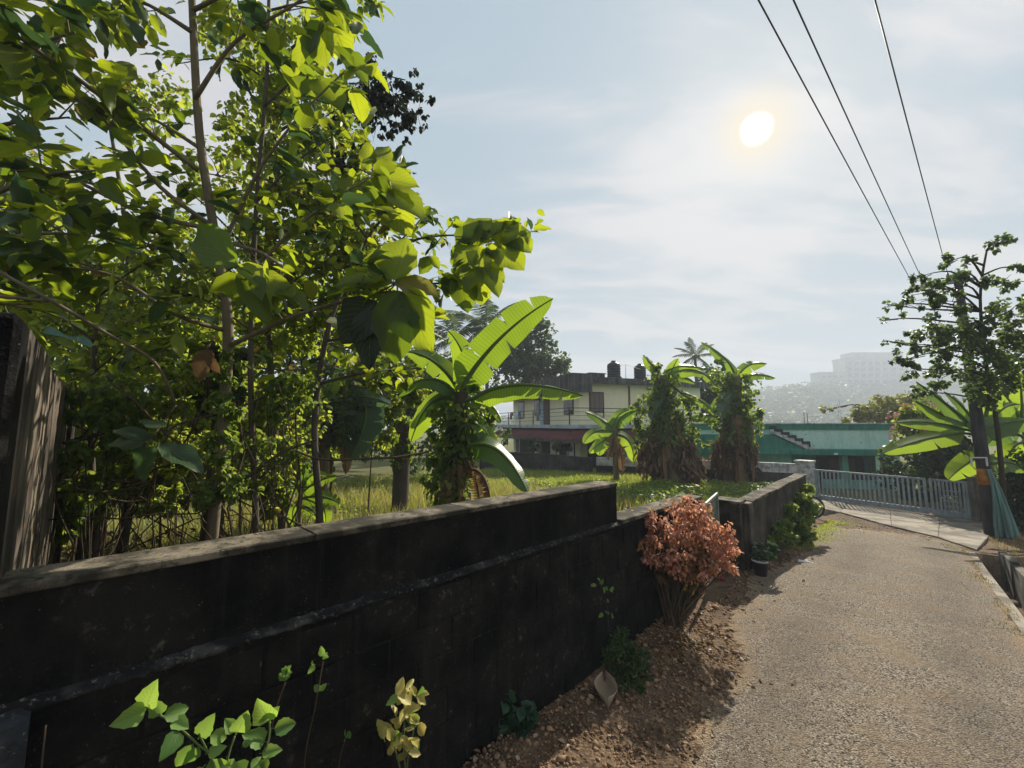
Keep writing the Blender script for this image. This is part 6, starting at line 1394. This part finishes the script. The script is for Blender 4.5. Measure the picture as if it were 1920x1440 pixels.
# leafy weed at the bottom left
def weed(name, label, stems, leaves, meshes, smat=B_GREEN, cat='plant', group='weeds along the wall', sr=.0035, lname='leaf'):
    e = empty(name, stems[0][0], label, cat, group); m = MB()
    for st in stems: m.tube(smooth_path(st, 4), sr, 5)
    m.build('stem', smat, e)
    for (a, d, n, sz) in leaves: leaf(e, a, d, n, sz, meshes, lname)
    return e
WW = .36
def wp_(px, py, w=WW): return on_w(px, py, w)
def wl(px0, py0, px1, py1, w=WW, n=(0, 0, 0)):
    a = wp_(px0, py0, w); b = wp_(px1, py1, w + rnd.uniform(-.02, .05)); nn = NRM * 1.0 + Vector((0, 0, .5)) + Vector((rnd.gauss(0, .25), rnd.gauss(0, .25), rnd.gauss(0, .2))); return (a, b - a, nn, (b - a).length * 1.12)
base_l = wp_(430, 1560); 
weed('leafy_weed', 'bright green heart leaved weed in front of the wall at the bottom left', [[base_l, wp_(400, 1430), wp_(370, 1395), wp_(330, 1360), wp_(275, 1325)], [base_l, wp_(425, 1440), wp_(440, 1380)], [wp_(450, 1500), wp_(500, 1400), wp_(505, 1350)], [wp_(400, 1430), wp_(380, 1390), wp_(373, 1375)]],
     [wl(272, 1328, 218, 1358), wl(275, 1325, 285, 1288), wl(300, 1340, 288, 1318), wl(308, 1342, 352, 1328), wl(325, 1350, 350, 1362), wl(335, 1372, 307, 1418), wl(362, 1395, 330, 1440), wl(372, 1400, 350, 1432), wl(375, 1380, 395, 1348), wl(395, 1380, 425, 1383), wl(440, 1372, 425, 1350), wl(445, 1372, 460, 1345), wl(390, 1412, 420, 1402), wl(395, 1425, 412, 1470), wl(425, 1425, 430, 1465), wl(440, 1430, 450, 1470), wl(500, 1345, 520, 1330), wl(505, 1350, 485, 1325), wl(515, 1365, 552, 1358), wl(495, 1390, 465, 1378), wl(492, 1412, 525, 1405), wl(485, 1430, 500, 1455), wl(470, 1440, 490, 1420), wl(380, 1440, 350, 1480), wl(400, 1450, 440, 1490), wl(455, 1400, 470, 1385)], BL_WEED[:2] + BL_WEED)
def sprig(label, pts, w, tips, sz, mat=B_TWIG, meshes=BL_WEED):
    pp = [wp_(px, py, w) for px, py in pts]; lv = []
    for (px, py, k) in tips:
        a = wp_(px, py, w)
        for i in range(k): lv.append((a, Vector((rnd.gauss(0, .6), rnd.gauss(0, .6), rnd.gauss(.5, .5))), Vector((rnd.gauss(0, .5), -1, .6)), sz * rnd.uniform(.6, 1.1)))
    return weed('weed_sprig', label, [pp], lv, meshes, mat, sr=.0025)
sprig('thin weed stem with seed head, left of the two by the dark wall', [(515, 1560), (500, 1440), (515, 1340), (535, 1280)], .20, [(535, 1262, 11), (530, 1275, 7)], .030)
sprig('thin tall weed stem, right of the two by the dark wall', [(566, 1560), (572, 1420), (590, 1330), (606, 1240)], .20, [(606, 1230, 3), (590, 1248, 2), (600, 1295, 2)], .04)
sprig('small bare sprig with a leaf pair between the tall stems and the yellow plant', [(630, 1520), (636, 1430), (648, 1385)], .20, [(650, 1382, 3)], .045)
sprig('dry bent twig before the bluish plinth at bottom left', [(70, 1520), (80, 1420), (86, 1360)], .14, [], .03)
ysp = []
yb = wp_(762, 1490, .30)
for (px, py, k) in ((760, 1290, 3), (745, 1305, 3), (780, 1305, 3), (758, 1330, 4), (770, 1345, 3), (742, 1345, 2), (785, 1355, 3), (750, 1380, 4), (735, 1390, 3), (775, 1385, 3), (755, 1400, 4), (765, 1410, 2), (720, 1385, 1)):
    a = wp_(px, py, .30)
    for i in range(k): ysp.append((a, Vector((rnd.gauss(0, .55), rnd.gauss(0, .4), rnd.gauss(.05, .6))), NRM + Vector((rnd.gauss(0, .4), rnd.gauss(0, .4), .7)), rnd.uniform(.06, .095)))
[ysp.append((wp_(rnd.uniform(738, 790), rnd.uniform(1295, 1380), .30), Vector((rnd.gauss(0, .5), rnd.gauss(0, .4), rnd.gauss(.1, .5))), NRM + Vector((0, 0, .6)), rnd.uniform(.05, .08))) for _ in range(6)]
weed('variegated_plant', 'upright plant with yellow variegated leaves against the dark wall', [[yb, wp_(758, 1400, .30), wp_(757, 1300, .30)], [yb, wp_(765, 1420, .30), wp_(780, 1350, .30)], [yb, wp_(745, 1420, .30), wp_(735, 1385, .30)]], ysp, BL_YV + BL_WEED[:1])
# dark weed, grass tuft, small climber on the wall
q = on_ground(945, 1362); e = empty('dark_weed', q, 'dark green leafy weed at the foot of the wall', 'plant', 'weeds along the wall')
Yq = q.y
foliage('leaves', pxcl([(890, 1295, Yq + .05, 18), (905, 1320, Yq, 22), (950, 1300, Yq, 28, 1.0), (970, 1330, Yq - .05, 24), (940, 1335, Yq, 24), (985, 1350, Yq - .1, 18), (930, 1355, Yq - .1, 14)]), 620, .085, L_DKWEED, e, .4, .5)
m = MB()
for px, py in ((890, 1295), (905, 1320), (950, 1300), (970, 1330), (985, 1350)): m.tube([q, q.lerp(P(px, py, Yq), .5) + Vector((0, 0, .03)), P(px, py, Yq)], .004, 5)
m.build('stem', B_GREEN, e)
q = on_ground(1160, 1265); e = empty('weed_tuft', q, 'dense tuft of small dark green weeds between the wall and the bush', 'plant', 'weeds along the wall'); Yq = q.y
foliage('leaves', pxcl([(1120, 1215, Yq + .3, 30, .7), (1160, 1230, Yq + .1, 40, .7), (1185, 1265, Yq - .05, 34, .7), (1150, 1200, Yq + .3, 32, .7), (1190, 1235, Yq + .1, 30, .7), (1180, 1290, Yq - .2, 24, .7)]), 3300, .032, leafmat('tuft_leaf', (.028, .06, .018), (.065, .115, .035), (.13, .2, .05), .35, 'island', .5, .3), e, -.3, .35)
e = empty('wall_climber', on_w(1140, 1195, .06), 'small pale leaved climber growing up the dark wall', 'plant', 'weeds along the wall')
st = [on_w(px, py, .06) for px, py in ((1145, 1210), (1140, 1160), (1135, 1120), (1122, 1085))]; MB().tube(smooth_path(st, 4), .003, 5).build('stem', B_TWIG, e)
for (px, py) in ((1120, 1085), (1125, 1095), (1140, 1105), (1148, 1108), (1133, 1112), (1130, 1150), (1142, 1152), (1148, 1160), (1118, 1098), (1150, 1100), (1140, 1130)):
    a = on_w(px, py, .07); leaf(e, a, Vector((rnd.gauss(0, 1), rnd.gauss(0, .4), rnd.gauss(0, .8))), NRM + Vector((0, 0, .6)), rnd.uniform(.035, .06), BL_WEED)
# potted plant by the gate pillar
pq = on_ground(1427, 1080); pq2 = S(4.05, .62, 0); pq = Vector((pq.x, pq.y, pq.z)); e = empty('flower_pot', pq, 'small black pot with white rim holding a glossy plant beside the gate pillar', 'pot plant')
MB().lathe(pq, [(.075, 0), (.08, .01), (.11, .19), (.118, .20), (.118, .222), (.10, .225), (.095, .19)], 20).build('pot', plain('black_pot', (.02, .02, .022), .5), e)
MB().lathe(pq, [(.117, .2265), (.124, .228), (.124, .238), (.117, .239)], 20).build('rim', plain('white_rim', (.62, .63, .63), .5), e)
L_GLOSS = leafmat('glossy_leaf', (.022, .055, .022), (.05, .10, .04), (.08, .16, .05), .25, 'island', .28, .6)
foliage('leaves', [((pq.x, pq.y, pq.z + .36), (.24, .22, .13)), ((pq.x + .1, pq.y, pq.z + .44), (.16, .14, .11)), ((pq.x - .02, pq.y, pq.z + .28), (.18, .16, .08))], 360, .075, L_GLOSS, e, .2, .4)
# shrub hiding the end of the lane wall
for (lab, cl_, n, sz) in (('leafy green shrub growing against the end of the lane wall', [(1500, 945, 9.2, 22), (1490, 975, 8.8, 24), (1475, 960, 8.4, 18), (1510, 920, 9.6, 18), (1515, 955, 9.3, 18), (1500, 990, 8.8, 22), (1470, 985, 8.0, 16), (1530, 945, 9.6, 8)], 2300, .085), ('low dark plant between the flower pot and the leafy shrub', [(1452, 1000, 7.6, 14), (1445, 1015, 7.4, 14), (1475, 1010, 7.8, 16)], 700, .06)):
    q = gbase(cl_[1][0], cl_[1][2]); s_, w_ = sw(q.x, q.y); q = S(s_, max(w_, .5), 0); q.z = gsw(s_, .5)
    e = empty('wall_shrub', q, lab, 'shrub', 'shrubs along the lane wall'); c3 = pxcl(cl_); m = MB()
    for c, r in c3: m.tube([q, q.lerp(Vector(c), .5), Vector(c)], [.008, .006, .003], 5)
    m.build('stems', B_TWIG, e); foliage('leaves', c3, n, sz, L_VINE, e, .4, .42)
# litter: crushed cup and scrap
M_PAPER = plain('white_litter', (.66, .65, .62), .6)
q = on_ground(1512, 1057); a = Vector((1, -.45, 0)).normalized(); b_ = Vector((.45, 1, 0)).normalized()
e = empty('crushed_packet', q, 'crushed white packet lying on the edge of the lane', 'litter'); m = MB()
m.hexa([q + a * x + b_ * y + Vector((0, 0, .006)) for x, y in ((-.13, -.035), (.10, -.045), (.12, .035), (-.12, .04))], [q + a * x + b_ * y + Vector((0, 0, z)) for x, y, z in ((-.12, -.02, .06), (.08, -.03, .045), (.11, .02, .03), (-.12, .03, .055))]); m.build('packet', M_PAPER, e, .006)
MB().box(q + Vector((0, 0, .062)), (.05, .03, .006), -.4).build('dark_print', plain('grey_print', (.12, .12, .14), .6), e)
q = on_ground(1468, 1085); MBx = MB(); MBx.hexa([q + Vector((x, y, .004)) for x, y in ((-.035, -.02), (.04, -.015), (.03, .025), (-.03, .02))], [q + Vector((x, y, z)) for x, y, z in ((-.03, -.015, .02), (.035, -.01, .012), (.025, .02, .016), (-.025, .015, .02))]); tag(MBx.build('paper_scrap', M_PAPER, None, .003), 'tiny white paper scrap on the soil before the flower pot', 'litter')
q = on_ground(1368, 1072); tag(MB().tube([q + Vector((-.09, .02, .02)), q + Vector((0, 0, .03)), q + Vector((.10, -.05, .02))], .008, 6).build('white_stick', M_PAPER), 'short white stick on the ground at the foot of the gate pillar', 'stick')
q = on_ground(1355, 1088); e = empty('red_seedling', q, 'tiny seedling with red leaves at the foot of the gate pillar', 'plant', 'weeds along the wall')
foliage('leaves', [((q.x, q.y, q.z + .07), (.10, .08, .06))], 60, .045, leafmat('red_leaf', (.28, .03, .04), (.5, .07, .08), (.6, .1, .1), .4), e, 0, .4)
MB().tube([q, q + Vector((.01, 0, .08))], .003, 5).build('stem', B_TWIG, e)
# bicycle behind the shrub
bq = on_ground(1527, 972); bike = empty('bicycle', bq, 'parked bicycle whose front wheel shows beyond the leafy shrub', 'bicycle')
bx = Vector((.93, -.37, 0)).normalized(); by = Vector((-bx.y, bx.x, 0)); R_ = .33
M_RUB = plain('black_rubber', (.015, .015, .016), .7); M_CHR = plain('dull_chrome', (.45, .45, .46), .3, .5, .9); M_BIKE = plain('bike_black_paint', (.02, .025, .03), .35)
def B(x, z, y=0): return bq + bx * x + by * y + Vector((0, 0, z))
fwx, rwx = -.07, -1.12
for wx in (fwx, rwx):
    ring = [B(wx + R_ * math.cos(2 * math.pi * k / 28), R_ + R_ * math.sin(2 * math.pi * k / 28)) for k in range(29)]
    w_ = MB().tube(ring, .028, 8, False).build('wheel', M_RUB, bike)
    ring = [B(wx + (R_ - .04) * math.cos(2 * math.pi * k / 28), R_ + (R_ - .04) * math.sin(2 * math.pi * k / 28)) for k in range(29)]
    MB().tube(ring, .012, 6, False).build('rim', M_CHR, w_)
    m = MB()
    for k in range(16): m.tube([B(wx, R_), B(wx + (R_ - .04) * math.cos(2 * math.pi * k / 16), R_ + (R_ - .04) * math.sin(2 * math.pi * k / 16))], .002, 4, False)
    m.build('spokes', M_CHR, w_)
m = MB(); hd = B(-.27, .78); seat = B(-.80, .80); bbk = B(-.66, .30)
for a, b_ in ((hd, seat), (hd, bbk), (seat, bbk), (bbk, B(rwx, R_)), (seat, B(rwx, R_))): m.tube([a, b_], .016, 8)
m.build('frame', M_BIKE, bike)
for y in (-.05, .05): MB().tube([hd + Vector((0, 0, .02)), B(fwx, R_, y)], .012, 6).build('fork', M_BIKE, bike)
MB().tube([hd, B(-.30, 1.0)], .014, 8).build('stem', M_CHR, bike)
MB().tube(smooth_path([B(-.42, .96, -.28), B(-.30, 1.02, -.15), B(-.28, 1.0, 0), B(-.30, 1.02, .15), B(-.42, .96, .28)], 4), .012, 8).build('handlebar', M_CHR, bike)
MB().lathe(B(-.22, .90), [(.02, -.05), (.06, -.03), (.065, .02), (.03, .05)], 14).build('lamp', M_WHITE, bike)
ms_ = MB(); ms_.hexa([B(-.95, .84, -.09), B(-.68, .85, -.03), B(-.68, .85, .03), B(-.95, .84, .09)], [B(-.96, .89, -.08), B(-.68, .88, -.02), B(-.68, .88, .02), B(-.96, .89, .08)]); ms_.build('saddle', M_BIKE, bike, .012)
# plants behind the compound wall of the yellow house
for (px, Y, r_, lab) in ((1000, 22.5, 14, 'pale leafy pot plant behind the compound wall, left of three'), (1043, 22.3, 11, 'pale leafy pot plant behind the compound wall, middle of three'), (1065, 22.2, 10, 'pale leafy pot plant behind the compound wall, right of three')):
    q = P(px, 838, Y); b = Vector((q.x, q.y, ground(q.x, q.y))); e = empty('veranda_plant', b, lab, 'pot plant', 'plants before the veranda'); MB().tube([b, q], .02, 5).build('stem', B_TWIG, e); foliage('leaves', pxcl([(px, 836, Y, r_, .8)]), 260, .16, L_FARG, e, .1, .35)
# green net strips tied in the thicket
for (pts, wd_, lab) in (([(85, 620, 3.4), (130, 630, 3.5), (175, 648, 3.6)], .05, 'strip of green net tied among the branches near the tall side wall'),):
    pp = smooth_path([P(*q) for q in pts], 5); V = []; F = []
    for i, q in enumerate(pp): V += [tuple(q + Vector((0, 0, wd_ * (.4 + .5 * math.sin(i))))), tuple(q - Vector((0, .02, wd_ * .5)))]
    for i in range(len(pp) - 1): F.append((2 * i, 2 * i + 2, 2 * i + 3, 2 * i + 1))
    tag(put('net_strip', np_mesh('net_strip', V, F), M_NET), lab, 'net')

# ================================================================== haze: one box of even air round everything
def haze():
    t = NT('haze_air'); pv = t.n('VolumePrincipled'); pv.inputs['Color'].default_value = (.765, .865, 1.0, 1); pv.inputs['Density'].default_value = HAZE_D; pv.inputs['Anisotropy'].default_value = .05
    t.L(pv.outputs[0], t.out.inputs['Volume'])
    o = MB().box((0, 0, 62), (1800, 1800, 140)).build('haze', t.m); tag(o, 'pale morning haze hanging over the whole place', 'haze', kind='stuff')
HAZE_D = .0017
haze()
